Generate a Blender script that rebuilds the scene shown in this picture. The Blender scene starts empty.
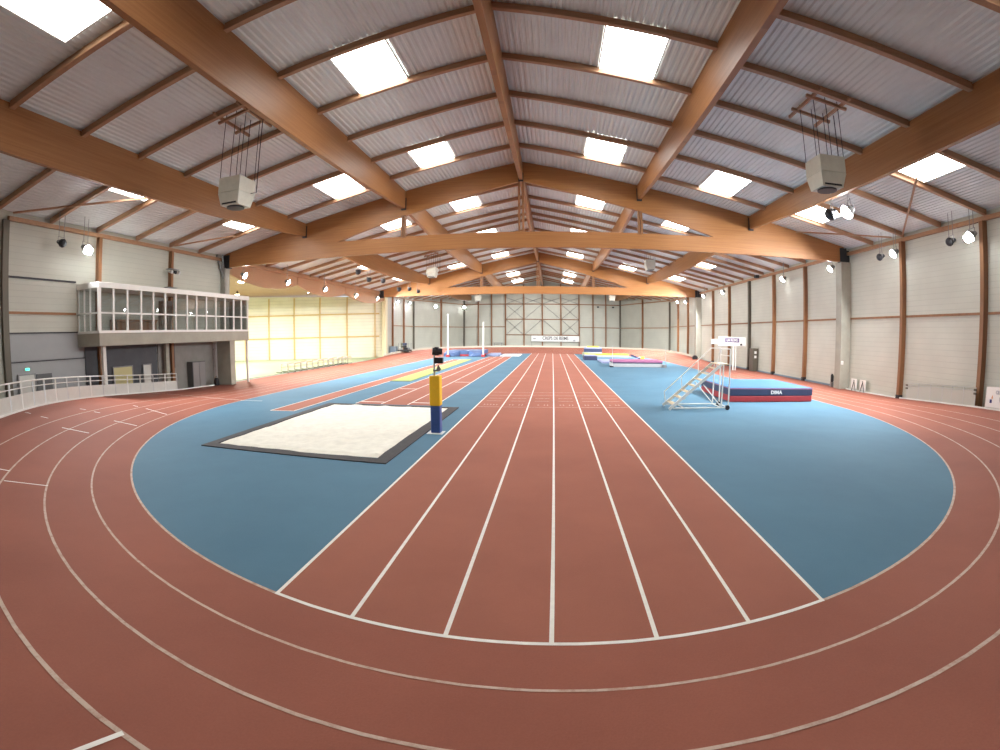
import bpy, bmesh, math, random
from mathutils import Vector, Matrix
random.seed(4)
PI = math.pi
S = bpy.context.scene
COL = S.collection

# ------------------------------------------------------------------ camera, world, exposure
cam_d = bpy.data.cameras.new('camera')
cam = bpy.data.objects.new('camera', cam_d)
COL.objects.link(cam)
C1, C2, C3 = 1.029241, 0.163262, -0.189344   # lens: angle from the axis = C1 q + C2 q^2 + C3 q^3, q = 1 at half the frame's width
PITCH, YAW, ROLL = -0.086623, 0.109397, -0.001045
cp, sp, cy_, sy_ = math.cos(PITCH), math.sin(PITCH), math.cos(YAW), math.sin(YAW)
f_ = Vector((-sy_ * cp, cy_ * cp, sp)); r_ = Vector((cy_, sy_, 0)); u_ = r_.cross(f_)
r2 = r_ * math.cos(ROLL) + u_ * math.sin(ROLL); u2 = u_ * math.cos(ROLL) - r_ * math.sin(ROLL)
M = Matrix((r2, u2, -f_)).transposed().to_4x4()
M.translation = Vector((-0.0918, 0.0, 3.4175))
cam.matrix_world = M
cam_d.type = 'PANO'
cam_d.sensor_fit = 'HORIZONTAL'
cam_d.sensor_width = 36.0
cam_d.sensor_height = 27.0
cam_d.clip_start = 0.05
cam_d.clip_end = 500
S.render.engine = 'CYCLES'
cam_d.panorama_type = 'FISHEYE_LENS_POLYNOMIAL'
cam_d.fisheye_fov = PI
cam_d.fisheye_polynomial_k0 = 0.0
cam_d.fisheye_polynomial_k1 = -C1 / 18.0
cam_d.fisheye_polynomial_k2 = -C2 / 18.0 ** 2
cam_d.fisheye_polynomial_k3 = -C3 / 18.0 ** 3
cam_d.fisheye_polynomial_k4 = 0.0
S.camera = cam

S.view_settings.view_transform = 'Standard'
S.view_settings.look = 'None'
S.view_settings.gamma = 1.0
S.view_settings.use_curve_mapping = False
S.view_settings.exposure = 0.3
W_ = bpy.data.worlds.new('world'); S.world = W_
W_.use_nodes = True
W_.node_tree.nodes['Background'].inputs[0].default_value = (0.75, 0.85, 1.0, 1)
W_.node_tree.nodes['Background'].inputs[1].default_value = 1.0
FLOOD_W = 1450.0
SKY_E = 10.0

# ------------------------------------------------------------------ materials
MATS = {}
def mat(name, col, rough=0.6, metal=0.0, var=0.0, scale=3.0, bump=0.0, bscale=20.0, emit=0.0, spec=0.5, stretch=None, col2=None):
    if name in MATS: return MATS[name]
    m = bpy.data.materials.new(name); m.use_nodes = True
    nt = m.node_tree; N = nt.nodes; L = nt.links
    b = N['Principled BSDF']
    b.inputs['Base Color'].default_value = (*col, 1); b.inputs['Roughness'].default_value = rough
    b.inputs['Metallic'].default_value = metal
    b.inputs['Specular IOR Level'].default_value = spec
    if emit:
        b.inputs['Emission Color'].default_value = (*col, 1); b.inputs['Emission Strength'].default_value = emit
    if var or bump:
        tc = N.new('ShaderNodeTexCoord'); mp = N.new('ShaderNodeMapping')
        L.new(tc.outputs['Object'], mp.inputs['Vector'])
        if stretch: mp.inputs['Scale'].default_value = stretch
    if var:
        n = N.new('ShaderNodeTexNoise'); n.inputs['Scale'].default_value = scale; n.inputs['Detail'].default_value = 6
        n.inputs['Roughness'].default_value = 0.65
        L.new(mp.outputs[0], n.inputs['Vector'])
        r = N.new('ShaderNodeValToRGB')
        c2 = col2 or tuple(c * (1 - var) for c in col)
        r.color_ramp.elements[0].position = 0.3; r.color_ramp.elements[1].position = 0.7
        r.color_ramp.elements[0].color = (*c2, 1)
        r.color_ramp.elements[1].color = (*[min(1, c * (1 + var * 0.6)) for c in col], 1)
        L.new(n.outputs[0], r.inputs[0]); L.new(r.outputs[0], b.inputs['Base Color'])
    if bump:
        n = N.new('ShaderNodeTexNoise'); n.inputs['Scale'].default_value = bscale; n.inputs['Detail'].default_value = 4
        L.new(mp.outputs[0], n.inputs['Vector'])
        bp = N.new('ShaderNodeBump'); bp.inputs['Strength'].default_value = bump; bp.inputs['Distance'].default_value = 0.02
        L.new(n.outputs[0], bp.inputs['Height']); L.new(bp.outputs[0], b.inputs['Normal'])
    MATS[name] = m
    return m

def wood(name, col, col2, axis, rough=0.45, lam=0.0):
    """glued laminated timber: long grain along `axis` plus lamination joints stacked in z"""
    m = bpy.data.materials.new(name); m.use_nodes = True
    nt = m.node_tree; N = nt.nodes; L = nt.links; b = N['Principled BSDF']
    tc = N.new('ShaderNodeTexCoord'); mp = N.new('ShaderNodeMapping')
    sc = [6.0, 6.0, 14.0]; sc[axis] = 0.35
    mp.inputs['Scale'].default_value = sc
    L.new(tc.outputs['Object'], mp.inputs['Vector'])
    n = N.new('ShaderNodeTexNoise'); n.inputs['Scale'].default_value = 1.0; n.inputs['Detail'].default_value = 5
    L.new(mp.outputs[0], n.inputs['Vector'])
    r = N.new('ShaderNodeValToRGB')
    r.color_ramp.elements[0].position = 0.32; r.color_ramp.elements[1].position = 0.68
    r.color_ramp.elements[0].color = (*col2, 1); r.color_ramp.elements[1].color = (*col, 1)
    L.new(n.outputs[0], r.inputs[0])
    out = r.outputs[0]
    if lam:
        sx = N.new('ShaderNodeSeparateXYZ'); L.new(tc.outputs['Object'], sx.inputs[0])
        d = N.new('ShaderNodeMath'); d.operation = 'DIVIDE'; d.inputs[1].default_value = lam
        L.new(sx.outputs[2], d.inputs[0])
        fr = N.new('ShaderNodeMath'); fr.operation = 'FRACT'; L.new(d.outputs[0], fr.inputs[0])
        lt = N.new('ShaderNodeMath'); lt.operation = 'LESS_THAN'; lt.inputs[1].default_value = 0.12
        L.new(fr.outputs[0], lt.inputs[0])
        mu = N.new('ShaderNodeMath'); mu.operation = 'MULTIPLY'; mu.inputs[1].default_value = 0.3
        L.new(lt.outputs[0], mu.inputs[0])
        mx = N.new('ShaderNodeMixRGB'); mx.inputs[2].default_value = (*[c * .45 for c in col2], 1)
        L.new(mu.outputs[0], mx.inputs[0]); L.new(out, mx.inputs[1]); out = mx.outputs[0]
    L.new(out, b.inputs['Base Color'])
    b.inputs['Roughness'].default_value = rough
    MATS[name] = m
    return m

def siding(name, col, period=0.33, axis=2, dark=0.72, rough=0.5, bump=0.5, width=0.08):
    """sheet cladding with thin joints every `period` metres along axis"""
    m = bpy.data.materials.new(name); m.use_nodes = True
    nt = m.node_tree; N = nt.nodes; L = nt.links; b = N['Principled BSDF']
    tc = N.new('ShaderNodeTexCoord'); sx = N.new('ShaderNodeSeparateXYZ'); L.new(tc.outputs['Object'], sx.inputs[0])
    d = N.new('ShaderNodeMath'); d.operation = 'DIVIDE'; d.inputs[1].default_value = period
    L.new(sx.outputs[axis], d.inputs[0])
    fr = N.new('ShaderNodeMath'); fr.operation = 'FRACT'; L.new(d.outputs[0], fr.inputs[0])
    lt = N.new('ShaderNodeMath'); lt.operation = 'LESS_THAN'; lt.inputs[1].default_value = width
    L.new(fr.outputs[0], lt.inputs[0])
    n = N.new('ShaderNodeTexNoise'); n.inputs['Scale'].default_value = 0.6; n.inputs['Detail'].default_value = 5
    L.new(tc.outputs['Object'], n.inputs['Vector'])
    r = N.new('ShaderNodeValToRGB'); r.color_ramp.elements[0].position = .3; r.color_ramp.elements[1].position = .7
    r.color_ramp.elements[0].color = (*[c * .9 for c in col], 1); r.color_ramp.elements[1].color = (*col, 1)
    L.new(n.outputs[0], r.inputs[0])
    mx = N.new('ShaderNodeMixRGB'); L.new(lt.outputs[0], mx.inputs[0]); L.new(r.outputs[0], mx.inputs[1])
    mx.inputs[2].default_value = (*[c * dark for c in col], 1)
    L.new(mx.outputs[0], b.inputs['Base Color'])
    bp = N.new('ShaderNodeBump'); bp.inputs['Strength'].default_value = bump; bp.inputs['Distance'].default_value = 0.02
    bp.invert = True
    L.new(lt.outputs[0], bp.inputs['Height']); L.new(bp.outputs[0], b.inputs['Normal'])
    b.inputs['Roughness'].default_value = rough
    MATS[name] = m
    return m

def rubber(name, c_hi, c_lo, rough=0.75):
    """poured rubber sports surface: fine granules and broad wear patches"""
    m = bpy.data.materials.new(name); m.use_nodes = True
    nt = m.node_tree; N = nt.nodes; L = nt.links; b = N['Principled BSDF']
    tc = N.new('ShaderNodeTexCoord')
    n = N.new('ShaderNodeTexNoise'); n.inputs['Scale'].default_value = 0.35; n.inputs['Detail'].default_value = 8; n.inputs['Roughness'].default_value = .6
    n2 = N.new('ShaderNodeTexNoise'); n2.inputs['Scale'].default_value = 45; n2.inputs['Detail'].default_value = 3
    for q in (n, n2): L.new(tc.outputs['Object'], q.inputs['Vector'])
    ad = N.new('ShaderNodeMath'); ad.operation = 'MULTIPLY_ADD'; ad.inputs[1].default_value = 0.35
    L.new(n2.outputs[0], ad.inputs[0]); L.new(n.outputs[0], ad.inputs[2])
    r = N.new('ShaderNodeValToRGB'); r.color_ramp.elements[0].position = .45; r.color_ramp.elements[1].position = .9
    r.color_ramp.elements[0].color = (*c_lo, 1); r.color_ramp.elements[1].color = (*c_hi, 1)
    L.new(ad.outputs[0], r.inputs[0]); L.new(r.outputs[0], b.inputs['Base Color'])
    bp = N.new('ShaderNodeBump'); bp.inputs['Strength'].default_value = .25; bp.inputs['Distance'].default_value = .01
    L.new(n2.outputs[0], bp.inputs['Height']); L.new(bp.outputs[0], b.inputs['Normal'])
    b.inputs['Roughness'].default_value = rough; b.inputs['Specular IOR Level'].default_value = .35
    MATS[name] = m
    return m

def worn(name, col, under, amount=.5, scale=6.0):
    """paint worn through to the rubber below"""
    m = bpy.data.materials.new(name); m.use_nodes = True
    nt = m.node_tree; N = nt.nodes; L = nt.links; b = N['Principled BSDF']
    tc = N.new('ShaderNodeTexCoord')
    n = N.new('ShaderNodeTexNoise'); n.inputs['Scale'].default_value = scale; n.inputs['Detail'].default_value = 8; n.inputs['Roughness'].default_value = .75
    L.new(tc.outputs['Object'], n.inputs['Vector'])
    r = N.new('ShaderNodeValToRGB'); r.color_ramp.elements[0].position = amount - .12; r.color_ramp.elements[1].position = amount + .12
    r.color_ramp.elements[0].color = (*under, 1); r.color_ramp.elements[1].color = (*col, 1)
    L.new(n.outputs[0], r.inputs[0]); L.new(r.outputs[0], b.inputs['Base Color'])
    b.inputs['Roughness'].default_value = .7
    MATS[name] = m
    return m

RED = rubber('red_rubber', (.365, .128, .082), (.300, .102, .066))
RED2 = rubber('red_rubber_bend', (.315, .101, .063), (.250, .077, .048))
BLUE = rubber('blue_rubber', (.088, .200, .285), (.068, .163, .240))
WHITE = mat('white_line_paint', (.86, .84, .78), .6, var=.08, scale=8)
WORN = worn('worn_line_paint', (.56, .43, .35), (.36, .19, .13), .42, 5)
WORN2 = worn('faint_marking_paint', (.62, .45, .37), (.38, .17, .11), .46, 9)
CONC = mat('concrete', (.36, .35, .31), .85, var=.15, scale=1.5, bump=.2, bscale=12)
CONC_COL = mat('pale_concrete', (.36, .35, .29), .85, var=.12, scale=1.2, bump=.15, bscale=9)
FLOORC = mat('grey_floor', (.30, .31, .31), .7, var=.15, scale=.8)
WOODX = wood('glulam_x', (.40, .175, .052), (.32, .130, .036), 0, lam=.045)
WOODY = wood('glulam_y', (.35, .158, .056), (.275, .115, .036), 1, lam=.045)
WOODZ = wood('post_wood', (.27, .125, .05), (.21, .088, .034), 2)
WOODR = wood('rafter_wood', (.42, .24, .135), (.34, .18, .095), 0)
STEEL = mat('brown_steel', (.12, .105, .08), .5, .3)
GREYST = mat('grey_steel', (.25, .25, .25), .4, .6)
DARK = mat('dark_metal', (.03, .03, .035), .45, .4)
GALV = mat('galvanised_steel', (.55, .56, .56), .35, .7)
WPAINT = mat('white_painted_metal', (.78, .78, .74), .4)
SIDING = siding('wall_siding', (.53, .53, .455), .31, dark=.82, bump=.3)
SIDE_G = siding('grey_block_wall', (.36, .37, .37), 1.35, width=.02)
SIDE_Y = siding('cream_annex_siding', (.88, .855, .74), .5)
DECK = mat('steel_deck', (.70, .73, .71), .42, .0, var=.08, scale=.5)
SAND = mat('white_sand', (.80, .78, .68), .95, var=.10, scale=3, bump=.8, bscale=6)
BLACK = mat('black_rubber', (.045, .045, .05), .7, var=.3, scale=4)
FENCEW = mat('fence_panel', (.60, .60, .56), .5, var=.06, scale=2)
MBLUE = mat('mat_light_blue', (.055, .18, .34), .5, var=.08, scale=1.5)
MNAVY = mat('mat_navy', (.035, .045, .10), .5, var=.15, scale=2)
MRED = mat('mat_red', (.40, .035, .04), .5, var=.12, scale=2)
MPINK = mat('mat_pink', (.42, .14, .27), .5, var=.12, scale=2)
MLILAC = mat('mat_lilac', (.30, .33, .50), .5, var=.08, scale=2)
MYEL = mat('mat_yellow', (.78, .52, .06), .5, var=.1, scale=2)
MGREEN = mat('mat_lime_green', (.33, .40, .11), .7, var=.12, scale=2)
MGREY = mat('mat_grey', (.40, .41, .42), .5, var=.08, scale=2)
YPAD = mat('pad_yellow', (.90, .55, .02), .45, var=.08, scale=4)
BPAD = mat('pad_blue', (.035, .09, .30), .45, var=.15, scale=4)
TREAD = mat('cream_tread', (.66, .55, .38), .6, var=.15, scale=8)
GREENF = mat('pale_green_floor', (.36, .45, .29), .5, var=.08, scale=1)
BANNER = mat('banner_white', (.80, .80, .77), .5)
INK = mat('sign_ink_dark', (.06, .06, .09), .6)
INKP = mat('sign_ink_purple', (.16, .11, .22), .6)
INKN = mat('sign_ink_navy', (.01, .01, .12), .6)
INKG = mat('sign_ink_grey', (.42, .43, .45), .6)
ORANGE = mat('sign_ink_orange', (.70, .35, .15), .6)
SKYL = mat('skylight_glow', (1.0, .99, .97), .5, emit=SKY_E)
LAMPE = mat('lamp_glow', (.92, .96, 1.0), .5, emit=60)
EXITG = mat('exit_green', (.05, .75, .45), .5, emit=3.0)
HEATER = mat('heater_enamel', (.62, .61, .52), .4, var=.08, scale=4)
DOORY = mat('door_yellow', (.62, .56, .28), .5)
DOORW = mat('door_white', (.66, .65, .60), .5)
def glass_mat():
    m = bpy.data.materials.new('window_glass'); m.use_nodes = True
    nt = m.node_tree; N = nt.nodes; L = nt.links; N.remove(N['Principled BSDF'])
    o = N['Material Output']; t = N.new('ShaderNodeBsdfTransparent'); t.inputs[0].default_value = (.90, .92, .92, 1)
    g = N.new('ShaderNodeBsdfGlossy'); g.inputs['Roughness'].default_value = .02
    mx = N.new('ShaderNodeMixShader'); mx.inputs[0].default_value = .06; L.new(t.outputs[0], mx.inputs[1]); L.new(g.outputs[0], mx.inputs[2])
    L.new(mx.outputs[0], o.inputs[0]); MATS['window_glass'] = m
    return m
GLASS = glass_mat()
for k_ in ('lamp_glow',):
    MATS[k_].cycles.emission_sampling = 'NONE'

# ------------------------------------------------------------------ mesh helpers
class MB:
    def __init__(self, base=(0, 0, 0)):
        self.v = []; self.f = []; self.mi = []; self.mats = []; self.b = Vector(base)
    def m(self, mt):
        if mt not in self.mats: self.mats.append(mt)
        return self.mats.index(mt)
    def add(self, vs, fs, mt=None):
        n = len(self.v); self.v += [Vector(p) for p in vs]
        i = self.m(mt) if mt else 0
        for f in fs:
            self.f.append([n + k for k in f]); self.mi.append(i)
        return self
    def box(self, x0, x1, y0, y1, z0, z1, mt=None):
        vs = [(x, y, z) for z in (z0, z1) for y in (y0, y1) for x in (x0, x1)]
        return self.add(vs, [(0, 2, 3, 1), (4, 5, 7, 6), (0, 1, 5, 4), (2, 6, 7, 3), (0, 4, 6, 2), (1, 3, 7, 5)], mt)
    def bar(self, p, q, w, h, mt=None, up=(0, 0, 1)):
        """rectangular bar from p to q, width w sideways, h along up"""
        p = Vector(p); q = Vector(q); d = (q - p).normalized(); u = Vector(up)
        if abs(d.dot(u)) > .99: u = Vector((1, 0, 0))
        s = d.cross(u).normalized(); u = s.cross(d).normalized()
        vs = []
        for e in (p, q):
            for a, c in ((-1, -1), (1, -1), (1, 1), (-1, 1)): vs.append(e + s * a * w / 2 + u * c * h / 2)
        return self.add(vs, [(3, 2, 1, 0), (4, 5, 6, 7), (0, 1, 5, 4), (1, 2, 6, 5), (2, 3, 7, 6), (3, 0, 4, 7)], mt)
    def tube(self, pts, r, mt=None, n=8, closed_ends=True):
        pts = [Vector(p) for p in pts]; rings = []; prev = None
        for i, p in enumerate(pts):
            d = (pts[min(i + 1, len(pts) - 1)] - pts[max(i - 1, 0)]).normalized()
            if prev is None:
                prev = d.cross(Vector((0, 0, 1)))
                if prev.length < .01: prev = Vector((1, 0, 0))
            s = (prev - d * prev.dot(d)).normalized(); prev = s; t = d.cross(s)
            rr = r[i] if isinstance(r, (list, tuple)) else r
            rings.append([p + (s * math.cos(2 * PI * k / n) + t * math.sin(2 * PI * k / n)) * rr for k in range(n)])
        vs = [v for ring in rings for v in ring]; fs = []
        for i in range(len(pts) - 1):
            for k in range(n):
                a = i * n + k; b = i * n + (k + 1) % n; fs.append((a, b, b + n, a + n))
        if closed_ends: fs.append(tuple(range(n - 1, -1, -1))); fs.append(tuple((len(pts) - 1) * n + k for k in range(n)))
        return self.add(vs, fs, mt)
    def prism(self, poly, axis, a, b, mt=None):
        """extrude a 2-D polygon along axis; poly coordinates are the two other axes in order"""
        o = [i for i in range(3) if i != axis]; n = len(poly); vs = []
        for t in (a, b):
            for p in poly:
                v = [0, 0, 0]; v[axis] = t; v[o[0]] = p[0]; v[o[1]] = p[1]; vs.append(v)
        fs = [tuple(range(n - 1, -1, -1)), tuple(range(n, 2 * n))] + [(i, (i + 1) % n, n + (i + 1) % n, n + i) for i in range(n)]
        return self.add(vs, fs, mt)
    def build(self, name, mt=None, parent=None, bevel=0.0, smooth=False, **tags):
        me = bpy.data.meshes.new(name)
        me.from_pydata([tuple(p - self.b) for p in self.v], [], self.f)
        ms = self.mats if self.mats else [mt]
        for x in ms: me.materials.append(x)
        if self.mats: me.polygons.foreach_set('material_index', self.mi)
        bm = bmesh.new(); bm.from_mesh(me); bmesh.ops.recalc_face_normals(bm, faces=bm.faces); bm.to_mesh(me); bm.free()
        if smooth: me.polygons.foreach_set('use_smooth', [True] * len(me.polygons))
        me.update()
        o = bpy.data.objects.new(name, me); COL.objects.link(o)
        if parent: o.parent = parent
        else: o.location = self.b
        if bevel:
            md = o.modifiers.new('bevel', 'BEVEL'); md.width = bevel; md.segments = 2; md.limit_method = 'ANGLE'
        for k, x in tags.items(): o[k] = x
        return o

def thing(name, label, cat, loc=(0, 0, 0), group=None):
    o = bpy.data.objects.new(name, None); COL.objects.link(o); o.location = loc
    o.empty_display_size = .2
    o['label'] = label; o['category'] = cat
    if group: o['group'] = group
    return o
def tag(o, label, cat, group=None):
    o['label'] = label; o['category'] = cat
    if group: o['group'] = group
    return o
def struct(o, label=None):
    o['kind'] = 'structure'
    if label: o['label'] = label
    return o
ORD = ['nearest', 'second', 'third', 'fourth', 'fifth', 'sixth', 'seventh', 'eighth', 'ninth', 'tenth', 'eleventh', 'twelfth',
       'thirteenth', 'fourteenth', 'fifteenth', 'sixteenth', 'seventeenth', 'eighteenth', 'nineteenth', 'twentieth',
       'twenty-first', 'twenty-second', 'twenty-third', 'twenty-fourth', 'twenty-fifth', 'twenty-sixth', 'twenty-seventh',
       'twenty-eighth', 'twenty-ninth', 'thirtieth', 'thirty-first', 'thirty-second', 'thirty-third', 'thirty-fourth', 'thirty-fifth']
def text_mesh(body, size, mt, name, parent, loc, rot, bold=0.0, sx=1.0):
    cu = bpy.data.curves.new(name, 'FONT'); cu.body = body; cu.size = size; cu.align_x = 'CENTER'; cu.align_y = 'CENTER'
    cu.extrude = .004; cu.offset = bold
    t = bpy.data.objects.new('tmp', cu); COL.objects.link(t)
    bpy.context.view_layer.update()
    me = bpy.data.meshes.new_from_object(t.evaluated_get(bpy.context.evaluated_depsgraph_get()))
    bpy.data.objects.remove(t); bpy.data.curves.remove(cu)
    me.materials.clear(); me.materials.append(mt)
    o = bpy.data.objects.new(name, me); COL.objects.link(o)
    o.parent = parent; o.location = loc; o.rotation_euler = rot; o.scale = (sx, 1, 1)
    return o

# ------------------------------------------------------------------ the plan of the hall
XC = -2.0                                    # ridge
XR, XL = 21.6, -25.4                         # long walls
YN, YN2, YF2, YF = -5.8, 12.4, 84.3, 102.2   # gables and the corners of the chamfers
XG0, XG1 = -19.2, 14.9
def deck_z(x): return 15.05 - .214 * abs(x - XC)
X0, Y0C, Y1C = -0.8, 20.9, 65.6              # centre line of the oval, centres of its bends
RT = [(-90, 16.1), (-80, 15.88), (-60, 15.82), (-45, 15.9), (-30, 16.04), (-20, 16.17), (-10, 16.36), (0, 16.50), (10, 16.54),
      (20, 16.42), (30, 16.25), (45, 16.04), (60, 15.9), (70, 15.82), (80, 15.85), (90, 16.05)]
WT = [(-90, 7.7), (-80, 7.4), (-73, 6.9), (-66, 6.3), (-60, 5.8), (-54, 5.4), (-45, 5.2), (0, 5.0), (45, 5.1), (68, 5.2), (80, 5.6), (90, 6.15)]
def tab(T, a):
    if a <= T[0][0]: return T[0][1]
    for (a0, v0), (a1, v1) in zip(T, T[1:]):
        if a <= a1:
            t = (a - a0) / (a1 - a0); return v0 + (v1 - v0) * t
    return T[-1][1]
def smooth_tab(T, a): return sum(tab(T, a + k) for k in (-8, -4, 0, 4, 8)) / 5
def Bk(y):
    y = y if y < 43.25 else 86.5 - y
    t = min(1, max(0, (28 - y) / 20)); return t * t * (3 - 2 * t)
def stations():
    """inner edge of the oval, anticlockwise from the right side: (x, y, nx, ny, width)"""
    out = []
    for i in range(0, 12):
        y = Y0C + (Y1C - Y0C) * i / 12
        r = 16.05 + (15.3 + .8 - 16.05) * 0
        out.append((X0 + r, y, 1, 0, 6.15))
    for i in range(0, 61):
        a = 90 - 180 * i / 60
        r = smooth_tab(RT, a); n = (math.sin(math.radians(a)), math.cos(math.radians(a)))
        out.append((X0 + r * n[0], Y1C + r * n[1], n[0], n[1], smooth_tab(WT, a)))
    for i in range(1, 12):
        y = Y1C + (Y0C - Y1C) * i / 12
        out.append((X0 - 16.1, y, -1, 0, 7.7))
    for i in range(0, 90):
        a = -90 + 180 * i / 90
        r = smooth_tab(RT, a); n = (math.sin(math.radians(a)), -math.cos(math.radians(a)))
        out.append((X0 + r * n[0], Y0C + r * n[1], n[0], n[1], smooth_tab(WT, a)))
    return out
ST = stations()
def off_pt(s, o, dz=0.0):
    x = s[0] + s[2] * o; y = s[1] + s[3] * o
    return (x, y, .187 * max(0, min(o, 5.3)) * Bk(y) + dz)
def track_z(x, y):
    """height of the banked track at a plan point"""
    yy = min(max(y, Y0C), Y1C)
    dx, dy = x - X0, y - yy; r = math.hypot(dx, dy)
    a = math.degrees(math.atan2(dx, abs(dy))) if abs(dy) > 1e-6 else (90 if dx > 0 else -90)
    return .187 * max(0, min(r - smooth_tab(RT, a), 5.3)) * Bk(y)

# ------------------------------------------------------------------ ground
pl8 = [(XR, YN2), (XR, YF2), (XG1, YF), (XG0, YF), (XL, YF2), (XL, YN2), (XG0, YN), (XG1, YN)]
m = MB(); m.prism([(x, y) for x, y in pl8], 2, -.35, -.05)
struct(m.build('floor', FLOORC), 'grey hall floor around the running track')
# blue infield
m = MB(); ring = [off_pt(s, .02) for s in ST]
m.add([(p[0], p[1], .0) for p in ring] + [(p[0], p[1], -.05) for p in ring],
      [tuple(range(len(ring)))] + [(i, (i + 1) % len(ring), len(ring) + (i + 1) % len(ring), len(ring) + i) for i in range(len(ring))])
infield = m.build('floor_infield', BLUE)
struct(infield, 'blue rubber infield inside the oval track')
# banked oval
m = MB(); OS = [0, .25, .5, 1, 1.5, 2, 2.5, 3, 3.5, 4, 4.6]
vs = []
for s in ST:
    for o in OS: vs.append(off_pt(s, o))
    vs.append(off_pt(s, s[4]))
    e = off_pt(s, s[4]); vs.append((e[0], e[1], -.05))
nc = len(OS) + 2; ns = len(ST)
fs = [(i * nc + j, ((i + 1) % ns) * nc + j, ((i + 1) % ns) * nc + j + 1, i * nc + j + 1) for i in range(ns) for j in range(nc - 1)]
m.add(vs, fs)
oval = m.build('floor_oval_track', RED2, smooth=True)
struct(oval, 'red rubber oval running track with raised banked bends')
def strip(mb, pts, w, dz=.004, mt=None):
    """a painted line of width w laid on the ground along plan points (x, y, z)"""
    pts = [Vector(p) for p in pts]; vs = []
    for i, p in enumerate(pts):
        d = pts[min(i + 1, len(pts) - 1)] - pts[max(i - 1, 0)]; d.z = 0; d.normalize()
        s = Vector((-d.y, d.x, 0)) * w / 2
        zs = [track_z((p + q).x, (p + q).y) if p.z > .01 else p.z for q in (s, -s)]
        a = p + s; b = p - s
        vs += [(a.x, a.y, zs[0] + dz), (b.x, b.y, zs[1] + dz)]
    fs = [(2 * i, 2 * i + 1, 2 * i + 3, 2 * i + 2) for i in range(len(pts) - 1)]
    mb.add(vs, fs, mt)
for k in range(5):
    m = MB(); pts = [off_pt(s, .98 * k + (.03 if k == 0 else 0)) for s in ST]; pts.append(pts[0])
    # two rails of vertices hugging the banked surface
    vs = []
    hw = .026 if k == 0 else .022
    for s in ST + [ST[0]]:
        vs += [off_pt(s, .966 * k - hw, .005), off_pt(s, .966 * k + hw, .005)]
    m.add(vs, [(2 * i, 2 * i + 1, 2 * i + 3, 2 * i + 2) for i in range(len(ST))])
    m.build('lane_line', WORN, oval)
# stagger and start marks on the near bend
marks = [(-11.57, 5.43, -10.75, 6.0, .05), (-12.62, 5.81, -12.3, 5.95, .05), (-16.45, 10.06, -15.42, 10.46, .06), (-16.87, 12.69, -15.76, 12.95, .06),
         (-18.28, 10.34, -17.98, 10.46, .06), (-19.13, 10.18, -18.84, 10.26, .06), (-19.39, 12.83, -19.13, 12.96, .06), (-18.67, 13.04, -18.41, 13.16, .06),
         (-19.4, 15.83, -19.08, 15.87, .06), (-18.49, 15.86, -16.88, 15.7, .06), (-3.62, .6, -3.13, 1.76, .06), (-23.6, 20.8, -17.0, 21.5, .05), (-17.0, 21.5, -15.5, 21.58, .06)]
for x0, y0, x1, y1, w in marks:
    m = MB(); n = 8
    strip(m, [(x0 + (x1 - x0) * i / n, y0 + (y1 - y0) * i / n, track_z(x0 + (x1 - x0) * i / n, y0 + (y1 - y0) * i / n)) for i in range(n + 1)], w, .008)
    m.build('stagger_mark', WHITE, oval)
# sprint straight
def arc_y(x, far=False):
    best = None
    for s in ST:
        if (s[1] < Y0C) != far and (s[1] > Y1C) == far:
            if best is None or abs(s[0] - x) < best[0]: best = (abs(s[0] - x), s)
    s = best[1]
    # refine by linear interpolation with the neighbour
    i = ST.index(s)
    for j in (i - 1, (i + 1) % len(ST)):
        t = ST[j]
        if (t[0] - x) * (s[0] - x) <= 0 and t[0] != s[0]:
            u = (x - s[0]) / (t[0] - s[0]); return s[1] + (t[1] - s[1]) * u
    return s[1]
def slab_on(name, poly, z0, z1, mt, parent=None, **k):
    m = MB(); m.prism(poly, 2, z0, z1); return m.build(name, mt, parent, **k)
xs = [-3.66 + 7.32 * i / 16 for i in range(17)]
poly = [(x, arc_y(x) + .0) for x in xs] + [(x, arc_y(x, True)) for x in reversed(xs)]
sprint = slab_on('floor_sprint_straight', poly, -.02, .005, RED)
struct(sprint, 'red six-lane sprint straight down the middle of the hall')
for k in range(-3, 4):
    x = 1.22 * k; m = MB()
    m.box(x - .028, x + .028, arc_y(x) + .01, arc_y(x, True) - .01, .005, .008)
    m.build('lane_line', WHITE, sprint)
m = MB(); vs = []
xs2 = [-3.69 + 7.38 * i / 24 for i in range(25)]
for x in xs2: vs += [(x, arc_y(x) - .028, .011), (x, arc_y(x) + .028, .011)]
m.add(vs, [(2 * i, 2 * i + 1, 2 * i + 3, 2 * i + 2) for i in range(24)])
m.build('start_curve_line', WHITE, sprint)
for y in (27.6, 26.2, 25.0, 24.0, 22.0):
    for k in range(6):
        x0 = -3.66 + 1.22 * k
        m = MB()
        if y in (25.0, 24.0): m.box(x0 + .25, x0 + 1.22 - .22, y - .035, y + .035, .006, .009)
        else: m.box(x0 + .06, x0 + 1.22 - .06, y - .03, y + .03, .006, .009)
        m.build('start_mark', WORN2, sprint)
rr = random.Random(3)
for k in range(6):
    m = MB()
    for q in range(5):
        x = -3.66 + 1.22 * k + .3 + q * .15; y = 22.5
        if rr.random() < .75: m.box(x, x + .03, y, y + .38, .006, .009); m.box(x, x + .09, y + .16, y + .21, .006, .0092)
    m.build('start_lettering', WORN2, sprint)
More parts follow.
